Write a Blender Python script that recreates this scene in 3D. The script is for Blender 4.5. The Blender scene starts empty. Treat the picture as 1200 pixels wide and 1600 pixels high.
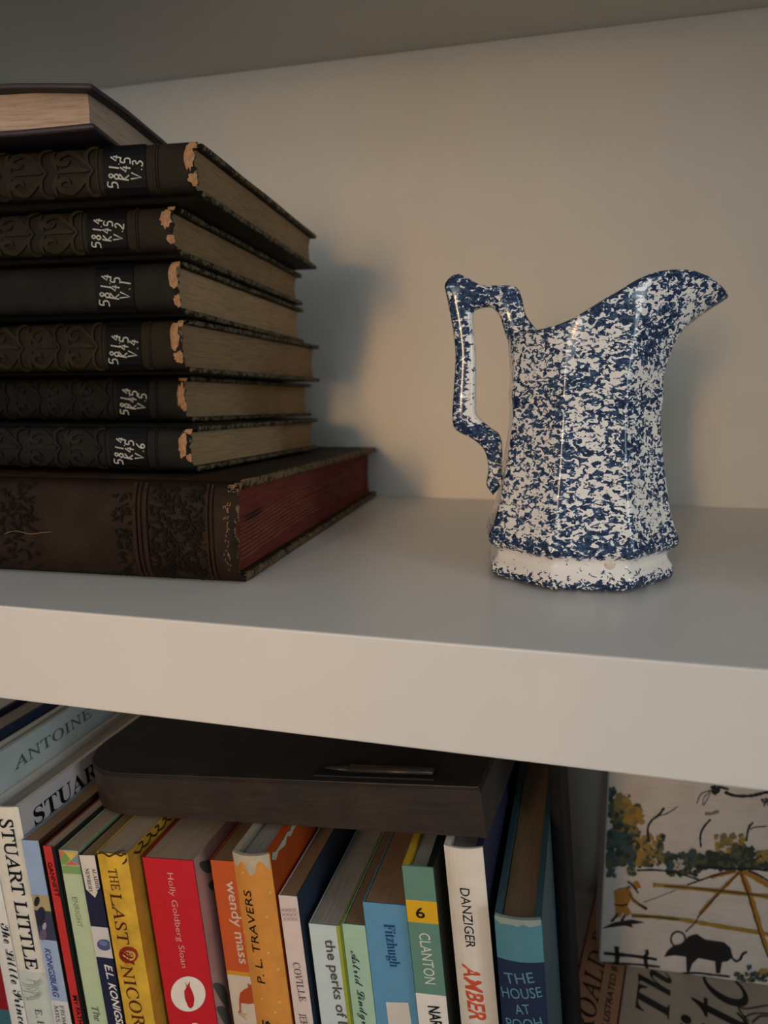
import bpy, bmesh, math, random
from mathutils import Vector, Matrix
random.seed(7)
SC = bpy.context.scene
COL = SC.collection
PI = math.pi

# ------------------------------------------------------------------ camera
PP = (600.0, 800.0); FOC = 1165.142
RM = ((0.96629, 0.25739, -0.00617), (0.03764, -0.16511, -0.98556), (-0.25469, 0.95210, -0.16923))
CAM = Vector((0.0, -0.22735, 0.08256))
_ex = Vector((RM[0][0], RM[0][1], RM[0][2])).normalized()
_ey = Vector((RM[1][0], RM[1][1], RM[1][2])).normalized()
_ez = _ex.cross(_ey).normalized(); _ey = _ez.cross(_ex).normalized()
cd = bpy.data.cameras.new('camera'); cam = bpy.data.objects.new('camera', cd); COL.objects.link(cam)
cam.matrix_world = Matrix(((_ex.x, -_ey.x, -_ez.x, CAM.x), (_ex.y, -_ey.y, -_ez.y, CAM.y), (_ex.z, -_ey.z, -_ez.z, CAM.z), (0, 0, 0, 1)))
cd.sensor_fit = 'VERTICAL'; cd.sensor_height = 36.0; cd.lens = 36.0 * FOC / 1600.0
cd.clip_start = 0.01
cd.dof.use_dof = True; cd.dof.focus_distance = 0.29; cd.dof.aperture_fstop = 11
SC.camera = cam

# ------------------------------------------------------------------ world, lights, exposure
w = bpy.data.worlds.new('room_air'); SC.world = w; w.use_nodes = True
w.node_tree.nodes['Background'].inputs[0].default_value = (0.88, 0.96, 1.0, 1)
w.node_tree.nodes['Background'].inputs[1].default_value = 0.34
def area(name, loc, target, sx, sy, power, col):
    l = bpy.data.lights.new(name, 'AREA'); l.shape = 'RECTANGLE'; l.size = sx; l.size_y = sy; l.energy = power; l.color = col
    o = bpy.data.objects.new(name, l); COL.objects.link(o); o.location = loc
    o.rotation_euler = (Vector(target) - Vector(loc)).to_track_quat('-Z', 'Y').to_euler(); return o
lamp = area('warm_lamp', (-0.30, -1.60, 0.20), (-0.13, 0.30, 0.00), 0.10, 0.40, 0.225, (1.0, 0.53, 0.18)); lamp.data.spread = math.radians(25)
area('window_light', (-0.35, -2.50, 0.42), (0.0, 0.1, 0.0), 0.8, 1.1, 9.5, (0.84, 0.95, 1.0))
area('side_window', (1.62, -1.05, 0.35), (0.0, 0.1, 0.0), 0.40, 1.1, 8.0, (0.76, 0.91, 1.0))
vs = SC.view_settings
vs.view_transform = 'Standard'; vs.look = 'None'; vs.gamma = 1.0; vs.use_curve_mapping = False; vs.exposure = 0.0

# ------------------------------------------------------------------ pixel -> point on a real plane
def ray(px):
    c = Vector((px[0] - PP[0], px[1] - PP[1], FOC))
    return _ex * c.x + _ey * c.y + _ez * c.z
def on_plane(px, p0, n):
    r = ray(px); n = Vector(n); t = (Vector(p0) - CAM).dot(n) / r.dot(n)
    return CAM + r * t

# ------------------------------------------------------------------ helpers
def srgb(r, g, b):
    f = lambda c: (c / 255 / 12.92) if c / 255 <= 0.04045 else ((c / 255 + 0.055) / 1.055) ** 2.4
    return (f(r), f(g), f(b))
def tag(o, label=None, cat=None, group=None, kind=None):
    if label: o['label'] = label
    if cat: o['category'] = cat
    if group: o['group'] = group
    if kind: o['kind'] = kind
    return o
def empty(name, loc, rot=(0, 0, 0)):
    o = bpy.data.objects.new(name, None); COL.objects.link(o); o.location = loc; o.rotation_euler = rot
    o.empty_display_size = 0.01
    return o
def mk(name, vs_, fs, mats, parent=None, idx=None, smooth=False):
    me = bpy.data.meshes.new(name); me.from_pydata([tuple(v) for v in vs_], [], fs)
    for m in (mats if isinstance(mats, (list, tuple)) else [mats]): me.materials.append(m)
    if idx:
        for p, i in zip(me.polygons, idx): p.material_index = i
    if smooth:
        for p in me.polygons: p.use_smooth = True
    me.update()
    o = bpy.data.objects.new(name, me); COL.objects.link(o)
    if parent: o.parent = parent
    return o
def mkbm(name, bm, mats, parent=None, smooth=False):
    bmesh.ops.recalc_face_normals(bm, faces=bm.faces)
    me = bpy.data.meshes.new(name); bm.to_mesh(me); bm.free()
    for m in (mats if isinstance(mats, (list, tuple)) else [mats]): me.materials.append(m)
    if smooth:
        for p in me.polygons: p.use_smooth = True
    o = bpy.data.objects.new(name, me); COL.objects.link(o)
    if parent: o.parent = parent
    return o
def bm_box(bm, lo, hi, bevel=0.0, seg=2):
    b2 = bmesh.new(); bmesh.ops.create_cube(b2, size=1)
    for v in b2.verts:
        v.co = Vector([(lo[i] + hi[i]) / 2 + v.co[i] * (hi[i] - lo[i]) for i in range(3)])
    if bevel: bmesh.ops.bevel(b2, geom=b2.edges[:], offset=bevel, segments=seg, affect='EDGES', profile=0.5)
    me = bpy.data.meshes.new('tmp'); b2.to_mesh(me); b2.free(); bm.from_mesh(me); bpy.data.meshes.remove(me)
def grid(nu, nv, f, close_u=False):
    vs_, fs = [], []
    for i in range(nu):
        for j in range(nv): vs_.append(f(i, j))
    for i in range(nu if close_u else nu - 1):
        for j in range(nv - 1):
            a = i * nv + j; b = ((i + 1) % nu) * nv + j
            fs.append((a, b, b + 1, a + 1))
    return vs_, fs

# ------------------------------------------------------------------ materials
def new_mat(name):
    m = bpy.data.materials.new(name); m.use_nodes = True
    nt = m.node_tree; return m, nt, nt.nodes['Principled BSDF']
def nd(nt, t, **kw):
    n = nt.nodes.new(t)
    for k, v in kw.items():
        if hasattr(n, k): setattr(n, k, v)
        else: n.inputs[k].default_value = v
    return n
def coords(nt, scale=(1, 1, 1), loc=(0, 0, 0)):
    tc = nd(nt, 'ShaderNodeTexCoord'); mp = nd(nt, 'ShaderNodeMapping')
    mp.inputs['Scale'].default_value = scale; mp.inputs['Location'].default_value = loc
    nt.links.new(tc.outputs['Object'], mp.inputs['Vector']); return mp.outputs['Vector']
def noise(nt, vec, scale, detail=3, rough=0.5, dist=0.0):
    n = nd(nt, 'ShaderNodeTexNoise'); n.inputs['Scale'].default_value = scale; n.inputs['Detail'].default_value = detail
    n.inputs['Roughness'].default_value = rough; n.inputs['Distortion'].default_value = dist
    nt.links.new(vec, n.inputs['Vector']); return n.outputs['Fac']
def ramp(nt, fac, stops, interp='LINEAR'):
    r = nd(nt, 'ShaderNodeValToRGB'); cr = r.color_ramp; cr.interpolation = interp
    while len(cr.elements) < len(stops): cr.elements.new(0.5)
    for e, (p, c) in zip(cr.elements, stops):
        e.position = p; e.color = (c[0], c[1], c[2], 1) if len(c) == 3 else c
    nt.links.new(fac, r.inputs['Fac']); return r.outputs['Color']
def bump(nt, b, h, strength=0.3, dist=0.001):
    n = nd(nt, 'ShaderNodeBump'); n.inputs['Strength'].default_value = strength; n.inputs['Distance'].default_value = dist
    nt.links.new(h, n.inputs['Height']); nt.links.new(n.outputs['Normal'], b.inputs['Normal'])
def math_(nt, op, a, b=None, c=None):
    n = nd(nt, 'ShaderNodeMath'); n.operation = op
    for i, x in enumerate((a, b, c)):
        if x is None: continue
        if isinstance(x, (int, float)): n.inputs[i].default_value = x
        else: nt.links.new(x, n.inputs[i])
    return n.outputs[0]
def plain(name, c, rough=0.5, var=0.12, scale=150, bs=0.08, stretch=(1, 1, 1), spec=0.4, coat=0.0):
    m, nt, b = new_mat(name); v = coords(nt, stretch)
    f = noise(nt, v, scale, 4, 0.6)
    lo = tuple(x * (1 - var) for x in c); hi = tuple(min(1, x * (1 + var)) for x in c)
    nt.links.new(ramp(nt, f, [(0.3, lo), (0.7, hi)]), b.inputs['Base Color'])
    b.inputs['Roughness'].default_value = rough; b.inputs['Specular IOR Level'].default_value = spec
    b.inputs['Coat Weight'].default_value = coat; b.inputs['Coat Roughness'].default_value = 0.25
    if bs: bump(nt, b, noise(nt, v, scale * 3, 3, 0.6), bs, 0.0004)
    return m
_pc = {}
def C(r, g, b, rough=0.45, **kw):
    k = (r, g, b, rough, tuple(kw.items()))
    if k not in _pc: _pc[k] = plain('print_%d_%d_%d' % (r, g, b), srgb(r, g, b), rough, kw.pop('var', 0.05), **kw)
    return _pc[k]

M_wall = plain('white_cabinet_paint', (0.67, 0.65, 0.60), 0.55, 0.02, 30, 0.06)
M_shelf = plain('white_shelf_paint', (0.71, 0.685, 0.645), 0.32, 0.02, 25, 0.05, spec=0.5)

def page_mat(name, c, axis, dens=1800, dark=0.55):
    # sheets seen edge-on: thin streaks across the thickness axis
    m, nt, b = new_mat(name)
    st = [6, 6, 6]; st[axis] = dens / 10.0
    v = coords(nt, st); f = noise(nt, v, 10, 4, 0.65)
    v2 = coords(nt); g = noise(nt, v2, 45, 3, 0.6)
    k = math_(nt, 'ADD', math_(nt, 'MULTIPLY', f, 0.75), math_(nt, 'MULTIPLY', g, 0.25))
    nt.links.new(ramp(nt, k, [(0.3, tuple(x * dark for x in c)), (0.55, c), (0.75, tuple(min(1, x * 1.15) for x in c))]), b.inputs['Base Color'])
    b.inputs['Roughness'].default_value = 0.8; b.inputs['Specular IOR Level'].default_value = 0.15
    bump(nt, b, f, 0.5, 0.0006); return m

def old_cloth(name, c, tan, end=0.0, wear=0.005):
    # worn book cloth; the fabric is rubbed through to tan board along the tail end (local x = 0)
    m, nt, b = new_mat(name); v = coords(nt)
    tc = nd(nt, 'ShaderNodeTexCoord'); sx = nd(nt, 'ShaderNodeSeparateXYZ'); nt.links.new(tc.outputs['Object'], sx.inputs[0])
    weave = noise(nt, v, 1500, 2, 0.5); blot = noise(nt, v, 70, 5, 0.65); n2 = noise(nt, v, 260, 4, 0.6, 1.0)
    base = ramp(nt, blot, [(0.3, tuple(x * 0.55 for x in c)), (0.7, tuple(x * 1.35 for x in c))])
    e = math_(nt, 'ADD', sx.outputs['X'], math_(nt, 'MULTIPLY', math_(nt, 'SUBTRACT', n2, 0.55), 0.012))
    mask = math_(nt, 'GREATER_THAN', e, -wear + end)
    col2 = ramp(nt, n2, [(0.35, tuple(x * 0.45 for x in tan)), (0.62, tan)])
    mx = nd(nt, 'ShaderNodeMix'); mx.data_type = 'RGBA'
    nt.links.new(mask, mx.inputs[0]); nt.links.new(base, mx.inputs[6]); nt.links.new(col2, mx.inputs[7])
    nt.links.new(mx.outputs[2], b.inputs['Base Color'])
    b.inputs['Roughness'].default_value = 0.6; b.inputs['Specular IOR Level'].default_value = 0.14
    bump(nt, b, math_(nt, 'ADD', weave, math_(nt, 'MULTIPLY', n2, 1.5)), 0.35, 0.0005); return m

# ------------------------------------------------------------------ setting
def boxobj(name, lo, hi, m, bevel=0.0):
    bm = bmesh.new(); bm_box(bm, lo, hi, bevel); return mkbm(name, bm, m)
XL, XR = -0.46, 0.205
DEP = 0.307; CEIL = 0.3035; FLOOR = -0.300
tag(boxobj('wall_back', (XL - 0.02, DEP, -0.85), (XR + 0.02, DEP + 0.012, CEIL + 0.04), M_wall), kind='structure')
tag(boxobj('wall_left', (XL - 0.02, 0.0, -0.85), (XL, DEP, CEIL + 0.04), M_wall), kind='structure')
tag(boxobj('wall_right', (XR, 0.0, -0.85), (XR + 0.02, DEP, CEIL + 0.04), M_wall), kind='structure')
tag(boxobj('ceiling', (XL, 0.0, CEIL), (XR, DEP, CEIL + 0.038), M_wall, 0.001), kind='structure')
tag(boxobj('floor', (-2.2, -3.2, -0.87), (2.2, 0.4, -0.85), plain('dark_floor_boards', (0.07, 0.045, 0.03), 0.5, 0.2, 20)), kind='structure')
sh = boxobj('bookcase_shelf', (XL, 0.0, FLOOR - 0.038), (XR, DEP, FLOOR), M_shelf, 0.0008)
tag(sh, 'lower white shelf board under the row of upright books', 'shelf')
sh = boxobj('bookcase_shelf', (XL, 0.0, -0.038), (XR, DEP, 0.0), M_shelf, 0.0008)
tag(sh, 'thick white painted shelf board carrying the pitcher and the old book stack', 'shelf')

# ------------------------------------------------------------------ lettering
BOLD = {}
def mathmap(s, U, L, fix):
    o = ''
    for ch in s:
        if ch in fix: o += fix[ch]
        elif 'A' <= ch <= 'Z': o += chr(U + ord(ch) - 65)
        elif 'a' <= ch <= 'z': o += chr(L + ord(ch) - 97)
        else: o += ch
    return o
SCR = {'B': '\u212c', 'E': '\u2130', 'F': '\u2131', 'H': '\u210b', 'I': '\u2110', 'L': '\u2112', 'M': '\u2133', 'R': '\u211b', 'e': '\u212f', 'g': '\u210a', 'o': '\u2134'}
STY = {'sans': (None, 0, 0), 'bold': (None, 0.014, 0), 'thin': (None, -0.006, 0), 'slant': (None, 0.006, 0.22),
       'back': (None, 0.02, 0.25),
       'serif': ((0x1D434, 0x1D44E, {'h': '\u210e'}), 0.004, -0.27), 'serifb': ((0x1D400, 0x1D41A, {}), 0, 0),
       'romanb': ((0x1D434, 0x1D44E, {'h': '\u210e'}), 0.014, -0.27),
       'italic': ((0x1D434, 0x1D44E, {'h': '\u210e'}), 0.004, 0), 'italicb': ((0x1D468, 0x1D482, {}), 0, 0),
       'scriptb': ((0x1D4D0, 0x1D4EA, {}), 0.0, 0.0),
       'script': ((0x1D49C, 0x1D4B6, SCR), 0.0, 0.0)}
_tm = {}
def text_mesh(s, style):
    if (s, style) in _tm: return _tm[(s, style)]
    mp, off, shear = STY[style]
    c = bpy.data.curves.new('t', 'FONT'); c.body = mathmap(s, *mp) if mp else s; c.resolution_u = 3
    c.offset = off; c.shear = max(-1, min(1, shear))
    ob = bpy.data.objects.new('t', c); COL.objects.link(ob)
    dg = bpy.context.evaluated_depsgraph_get(); dg.update()
    me = ob.evaluated_get(dg).to_mesh()
    r = ([(v.co.x, v.co.y) for v in me.vertices], [tuple(p.vertices) for p in me.polygons])
    ob.evaluated_get(dg).to_mesh_clear(); bpy.data.objects.remove(ob); bpy.data.curves.remove(c)
    _tm[(s, style)] = r; return r
def text_on(s, style, p0, p1, cap, surf, mat, parent, fit=None, flip=False, name='lettering', label=None):
    """p0->p1: baseline of the characters fit[0]:fit[1] in surface (u, v); cap: capital height; surf(u, v) -> local point."""
    V, F = text_mesh(s, style)
    if not V: return
    i, j = fit or (0, len(s))
    xs = [v[0] for v in V]
    xa = min(xs) if i == 0 else max(v[0] for v in text_mesh(s[:i], style)[0]) + 0.08
    xb = max(v[0] for v in text_mesh(s[:j], style)[0])
    caph = 0.70
    d = (p1[0] - p0[0], p1[1] - p0[1]); L = math.hypot(*d); d = (d[0] / L, d[1] / L); n = (-d[1], d[0])
    kx = L / (xb - xa); ky = cap / caph
    out = []
    for x, y in V:
        a = (x - xa) * kx; b = y * ky
        out.append(surf(p0[0] + d[0] * a + n[0] * b, p0[1] + d[1] * a + n[1] * b))
    o = mk(name, out, F, mat, parent)
    if label: o['label'] = label
    return o
def ribbon(pts, wd, surf, bmv, bmf, closed=False):
    """flat stroke of half width wd (number or list) through 2-D points"""
    n = len(pts)
    base = len(bmv)
    for i, p in enumerate(pts):
        a = pts[max(0, i - 1)]; b = pts[min(n - 1, i + 1)]
        dx, dy = b[0] - a[0], b[1] - a[1]; L = math.hypot(dx, dy) or 1
        h = wd[i] if isinstance(wd, (list, tuple)) else wd
        bmv.append(surf(p[0] - dy / L * h, p[1] + dx / L * h)); bmv.append(surf(p[0] + dy / L * h, p[1] - dx / L * h))
    for i in range(n - 1):
        a = base + 2 * i; bmf.append((a, a + 1, a + 3, a + 2))
def smooth_path(pts, k=5):
    out = []
    n = len(pts)
    for i in range(n - 1):
        p0, p1, p2, p3 = pts[max(0, i - 1)], pts[i], pts[i + 1], pts[min(n - 1, i + 2)]
        for s in range(k):
            t = s / k
            out.append(tuple(0.5 * (2 * p1[q] + (p2[q] - p0[q]) * t + (2 * p0[q] - 5 * p1[q] + 4 * p2[q] - p3[q]) * t * t + (3 * p1[q] - p0[q] - 3 * p2[q] + p3[q]) * t ** 3) for q in range(len(p1))))
    out.append(tuple(pts[-1])); return out
HAND = {  # hand lettering, strokes in a 0.6 x 1 box
 '5': [[(.5, 1), (.12, 1), (.1, .58), (.35, .62), (.5, .4), (.42, .1), (.05, .03)]],
 '8': [[(.45, .85), (.28, 1), (.12, .8), (.28, .55), (.48, .28), (.3, 0), (.08, .25), (.28, .52), (.46, .8)]],
 '1': [[(.3, 1), (.3, 0)]], '.': [[(.2, .0), (.26, .06)]],
 '4': [[(.35, 1), (.05, .4), (.55, .42)], [(.4, .75), (.38, 0)]],
 'K': [[(.1, 1), (.1, 0)], [(.5, .95), (.12, .45), (.52, 0)]],
 'V': [[(.02, 1), (.28, 0), (.55, 1)]],
 '2': [[(.08, .8), (.3, 1), (.5, .78), (.3, .35), (.05, .03), (.55, .05)]],
 '3': [[(.08, .92), (.35, 1), (.45, .75), (.22, .55), (.5, .3), (.3, 0), (.05, .1)]],
 '6': [[(.45, 1), (.15, .6), (.1, .2), (.3, 0), (.5, .2), (.35, .45), (.12, .3)]]}
def handwrite(s, p0, d, h, surf, mat, parent, wd, name='lettering'):
    n = (-d[1], d[0]); bv, bf = [], []; x = 0.0
    for ch in s:
        jit = random.uniform(-0.06, 0.06)
        for st in HAND.get(ch, []):
            pts = smooth_path(st, 4) if ch not in 'KV14' else st
            q = [(p0[0] + d[0] * (x + a) * h + n[0] * (b + jit) * h, p0[1] + d[1] * (x + a) * h + n[1] * (b + jit) * h) for a, b in pts]
            ribbon(q, wd, surf, bv, bf)
        x += 0.42 if ch in '.1' else 0.72
    return mk(name, bv, bf, mat, parent)

# ------------------------------------------------------------------ the spongeware pitcher
def make_pitcher():
    root = empty('pitcher', (-0.001, 0.107, 0.0), (0, 0, math.radians(9)))
    tag(root, 'white ceramic pitcher sponged with cobalt blue, angular handle and open spout', 'pitcher')
    m, nt, b = new_mat('blue_sponged_glaze')
    tc = nd(nt, 'ShaderNodeTexCoord'); sx = nd(nt, 'ShaderNodeSeparateXYZ'); nt.links.new(tc.outputs['Object'], sx.inputs[0])
    v = coords(nt, (1, 1, 1.5))
    f = noise(nt, v, 400, 2.5, 0.55, 0.8)
    f3 = noise(nt, v, 900, 2.0, 0.6, 0.5)
    big = noise(nt, coords(nt, (1, 1, 1.6), (3, 1, 2)), 60, 2, 0.5)
    att = nd(nt, 'ShaderNodeAttribute'); att.attribute_name = 'sponge'
    k = math_(nt, 'ADD', math_(nt, 'MULTIPLY', f, 0.80), math_(nt, 'MULTIPLY', f3, 0.20))
    k = math_(nt, 'ADD', k, math_(nt, 'MULTIPLY', math_(nt, 'SUBTRACT', big, 0.5), 0.24))
    k = math_(nt, 'ADD', k, math_(nt, 'SUBTRACT', att.outputs['Fac'], 0.5))
    mask = ramp(nt, k, [(0.490, (0, 0, 0)), (0.512, (1, 1, 1))])
    tone = noise(nt, v, 420, 4, 0.7)
    blue = ramp(nt, math_(nt, 'ADD', math_(nt, 'MULTIPLY', tone, 0.6), math_(nt, 'MULTIPLY', k, 0.4)), [(0.40, (0.12, 0.20, 0.32)), (0.48, (0.030, 0.070, 0.15)), (0.58, (0.008, 0.016, 0.052))])
    white = ramp(nt, big, [(0.3, (0.76, 0.72, 0.67)), (0.7, (0.84, 0.82, 0.79))])
    mx = nd(nt, 'ShaderNodeMix'); mx.data_type = 'RGBA'
    nt.links.new(mask, mx.inputs[0]); nt.links.new(white, mx.inputs[6]); nt.links.new(blue, mx.inputs[7])
    nt.links.new(mx.outputs[2], b.inputs['Base Color'])
    b.inputs['Roughness'].default_value = 0.13; b.inputs['Specular IOR Level'].default_value = 0.42
    b.inputs['Coat Weight'].default_value = 0.10; b.inputs['Coat Roughness'].default_value = 0.04
    bump(nt, b, noise(nt, v, 120, 3, 0.5), 0.10, 0.001)
    N = 96
    # (height, corner radius, octagon amount, blue density)
    prof = [(0.0, .0375, .85, .48), (0.0012, .0402, .9, .60), (0.003, .0412, .95, .58), (0.0062, .0410, .95, .47), (0.0080, .0398, .9, .40), (0.0098, .0384, .85, .34), (0.0118, .0382, .8, .34),
            (0.0132, .0392, .85, .40), (0.0146, .0418, .95, .54), (0.0168, .0429, 1, .575), (0.019, .0424, 1, .555), (0.023, .0405, 1, .51), (0.029, .0386, 1, .495), (0.036, .0371, 1, .49), (0.044, .0358, 1, .50), (0.052, .0345, 1, .505),
            (0.060, .0334, 1, .51), (0.067, .0326, .95, .50), (0.071, .0325, .95, .51), (0.0745, .0330, .95, .53), (0.0775, .0334, .95, .54), (0.080, .0330, .95, .51), (0.083, .0328, .9, .52)]
    def octf(th, k):
        a = (th + PI / 8) % (PI / 4) - PI / 8
        return (1 - k) * 0.965 + k * math.cos(PI / 8) / math.cos(a)
    def rimz(x):
        xs = [-.033, -.026, -.020, -.0154, -.009, -.003, .005, .015, .023, .031, .0386, .0465, .0514, .0575]
        zs = [.1030, .1022, .1032, .1042, .1066, .1100, .1146, .1206, .1238, .1250, .1250, .1230, .1205, .1165]
        if x <= xs[0]: return zs[0]
        for i in range(len(xs) - 1):
            if x <= xs[i + 1]:
                t = (x - xs[i]) / (xs[i + 1] - xs[i]); return zs[i] * (1 - t) + zs[i + 1] * t
        return zs[-1]
    def rim(th):
        c, s = math.cos(th), math.sin(th)
        if c < 0: x, y = 0.0325 * c, 0.0300 * s
        else:
            x = 0.0575 * c ** 1.15; y = 0.0300 * s * (1 - 0.32 * (c * c) ** 0.8)
        return x, y, rimz(x)
    NR = 16
    def outer(i, j):
        th = 2 * PI * i / N
        if j < len(prof):
            z, R, k, d_ = prof[j]; r = R * octf(th, k)
            return Vector((r * math.cos(th), r * math.sin(th), z))
        z0, R0, k0, _ = prof[-1]; r0 = R0 * octf(th, k0)
        a = Vector((r0 * math.cos(th), r0 * math.sin(th), z0)); e = Vector(rim(th))
        t = (j - len(prof) + 1) / NR
        out = max(0.0, math.cos(th)) ** 1.5
        hb = t * (1 - out) + out * (0.06 * t + 0.94 * t ** 2.3)
        p = Vector((a.x + (e.x - a.x) * hb, a.y + (e.y - a.y) * (t * 0.5 + hb * 0.5), a.z + (e.z - a.z) * t))
        return p
    J = len(prof) + NR
    rows = [[outer(i, j) for i in range(N)] for j in range(J)]
    dens = [prof[min(j, len(prof) - 1)][3] for j in range(J)]
    for q in range(NR):
        t = (q + 1) / NR; dens[len(prof) + q] = 0.505 + 0.015 * t + (0.06 if t > 0.95 else 0)
    # lip and inner wall
    def inset(row, dxy, dz):
        cx = sum(p.x for p in row) / N; o = []
        for p in row:
            r = Vector((p.x, p.y, 0)); L = r.length or 1
            o.append(Vector((p.x - r.x / L * dxy, p.y - r.y / L * dxy, p.z + dz)))
        return o
    rows.append(inset(rows[J - 1], 0.0012, 0.0009)); dens.append(.58)
    rows.append(inset(rows[J - 1], 0.0026, 0.0004)); dens.append(.60)
    for q in range(J - 2, 1, -2):
        if rows[q][0].z < 0.016: break
        rows.append(inset(rows[q], 0.0032, 0)); dens.append(.32)
    V = []; F = []
    for r in rows: V += r
    for j in range(len(rows) - 1):
        for i in range(N):
            a = j * N + i; b2 = j * N + (i + 1) % N; F.append((a, b2, b2 + N, a + N))
    V.append(Vector((0, 0, 0.0))); c0 = len(V) - 1
    V.append(Vector((0, 0, 0.016))); c1 = len(V) - 1
    for i in range(N):
        F.append((c0, (i + 1) % N, i)); a = (len(rows) - 1) * N; F.append((c1, a + i, a + (i + 1) % N))
    dv = []
    for d_ in dens: dv += [d_] * N
    # denser colour along the eight vertical ridges
    for j in range(len(prof)):
        for i in range(N):
            if 9 < j: dv[j * N + i] += 0.02 if i % 12 in (5, 6, 7) else -0.005
    dv += [.3, .3]
    body = mk('body', V, F, m, root, smooth=True)
    at = body.data.attributes.new('sponge', 'FLOAT', 'POINT')
    for i, x in enumerate(dv): at.data[i].value = x
    bev = body.modifiers.new('subd', 'SUBSURF'); bev.levels = 1; bev.render_levels = 1
    # handle: rounded-square section swept along the outline of the photograph's angular handle (mm)
    HO = [(-15.5, 99.5), (-20.5, 105.2), (-24.9, 111.0), (-26.6, 117.6), (-29.1, 122.4), (-36.5, 123.3), (-44.2, 123.6), (-53.6, 128.4), (-59.2, 124.6), (-58.2, 118.4), (-55.8, 106.3), (-54.5, 96.3), (-54.7, 87.4), (-55.2, 77.3), (-55.6, 68.0), (-54.0, 62.5), (-46.6, 58.5), (-41.4, 53.5), (-39.5, 45.4), (-40.3, 38.5), (-37.5, 34.0)]
    HI = [(-31.0, 97.5), (-33.0, 102.3), (-34.6, 106.9), (-35.8, 110.7), (-38.3, 113.6), (-40.2, 114.3), (-44.1, 113.9), (-46.5, 112.8), (-47.0, 109.9), (-46.7, 106.1), (-46.1, 99.5), (-45.6, 92.9), (-45.5, 85.1), (-45.4, 77.3), (-45.1, 69.9), (-42.7, 66.9), (-38.5, 63.2), (-35.0, 60.6), (-33.6, 54.7), (-33.6, 46.7), (-33.4, 39.8)]
    ho = smooth_path(HO, 3); hi = smooth_path(HI, 3); K = 16; V = []; F = []
    for (a, b2) in zip(ho, hi):
        A = Vector((a[0], 0, a[1])) / 1000; B = Vector((b2[0], 0, b2[1])) / 1000
        c = (A + B) / 2; hx = (A - B) / 2
        for k2 in range(K):
            t = 2 * PI * k2 / K; cc, ss = math.cos(t), math.sin(t); e = 0.62
            X = math.copysign(abs(cc) ** e, cc); Y = math.copysign(abs(ss) ** e, ss)
            V.append(c + hx * X + Vector((0, 0.0048 * Y, 0)))
    n = len(ho)
    for q in range(n - 1):
        for k2 in range(K):
            a = q * K + k2; b2 = q * K + (k2 + 1) % K; F.append((a, b2, b2 + K, a + K))
    F.append(tuple(range(K))); F.append(tuple(range((n - 1) * K, n * K))[::-1])
    bm = bmesh.new(); vv = [bm.verts.new(p) for p in V]
    for f_ in F: bm.faces.new([vv[i] for i in f_])
    h = mkbm('handle', bm, m, root, smooth=True)
    at = h.data.attributes.new('sponge', 'FLOAT', 'POINT')
    for i, p in enumerate(h.data.vertices):
        a = math.degrees(math.atan2(p.co.y, 1e-9))
        at.data[i].value = 0.555 + (0.02 if p.co.z > 0.118 else 0) - (0.16 if (-0.0485 < p.co.x < -0.041 and 0.066 < p.co.z < 0.112) else 0)
    # a run of glaze on the foot
    bm = bmesh.new(); bmesh.ops.create_uvsphere(bm, u_segments=16, v_segments=10, radius=0.0024)
    for p in bm.verts: p.co = Vector((p.co.x * 0.95, p.co.y * 0.35, p.co.z * 0.95))
    gm = plain('bare_glaze_run', (0.62, 0.55, 0.48), 0.15, 0.03, 200, 0)
    dr = mkbm('glaze_drip', bm, gm, root, smooth=True)
    dr.location = (0.0075, -0.0356, 0.0118)
    dr['label'] = 'small pale run of glaze on the white neck of the foot'
    return root
make_pitcher()

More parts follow.
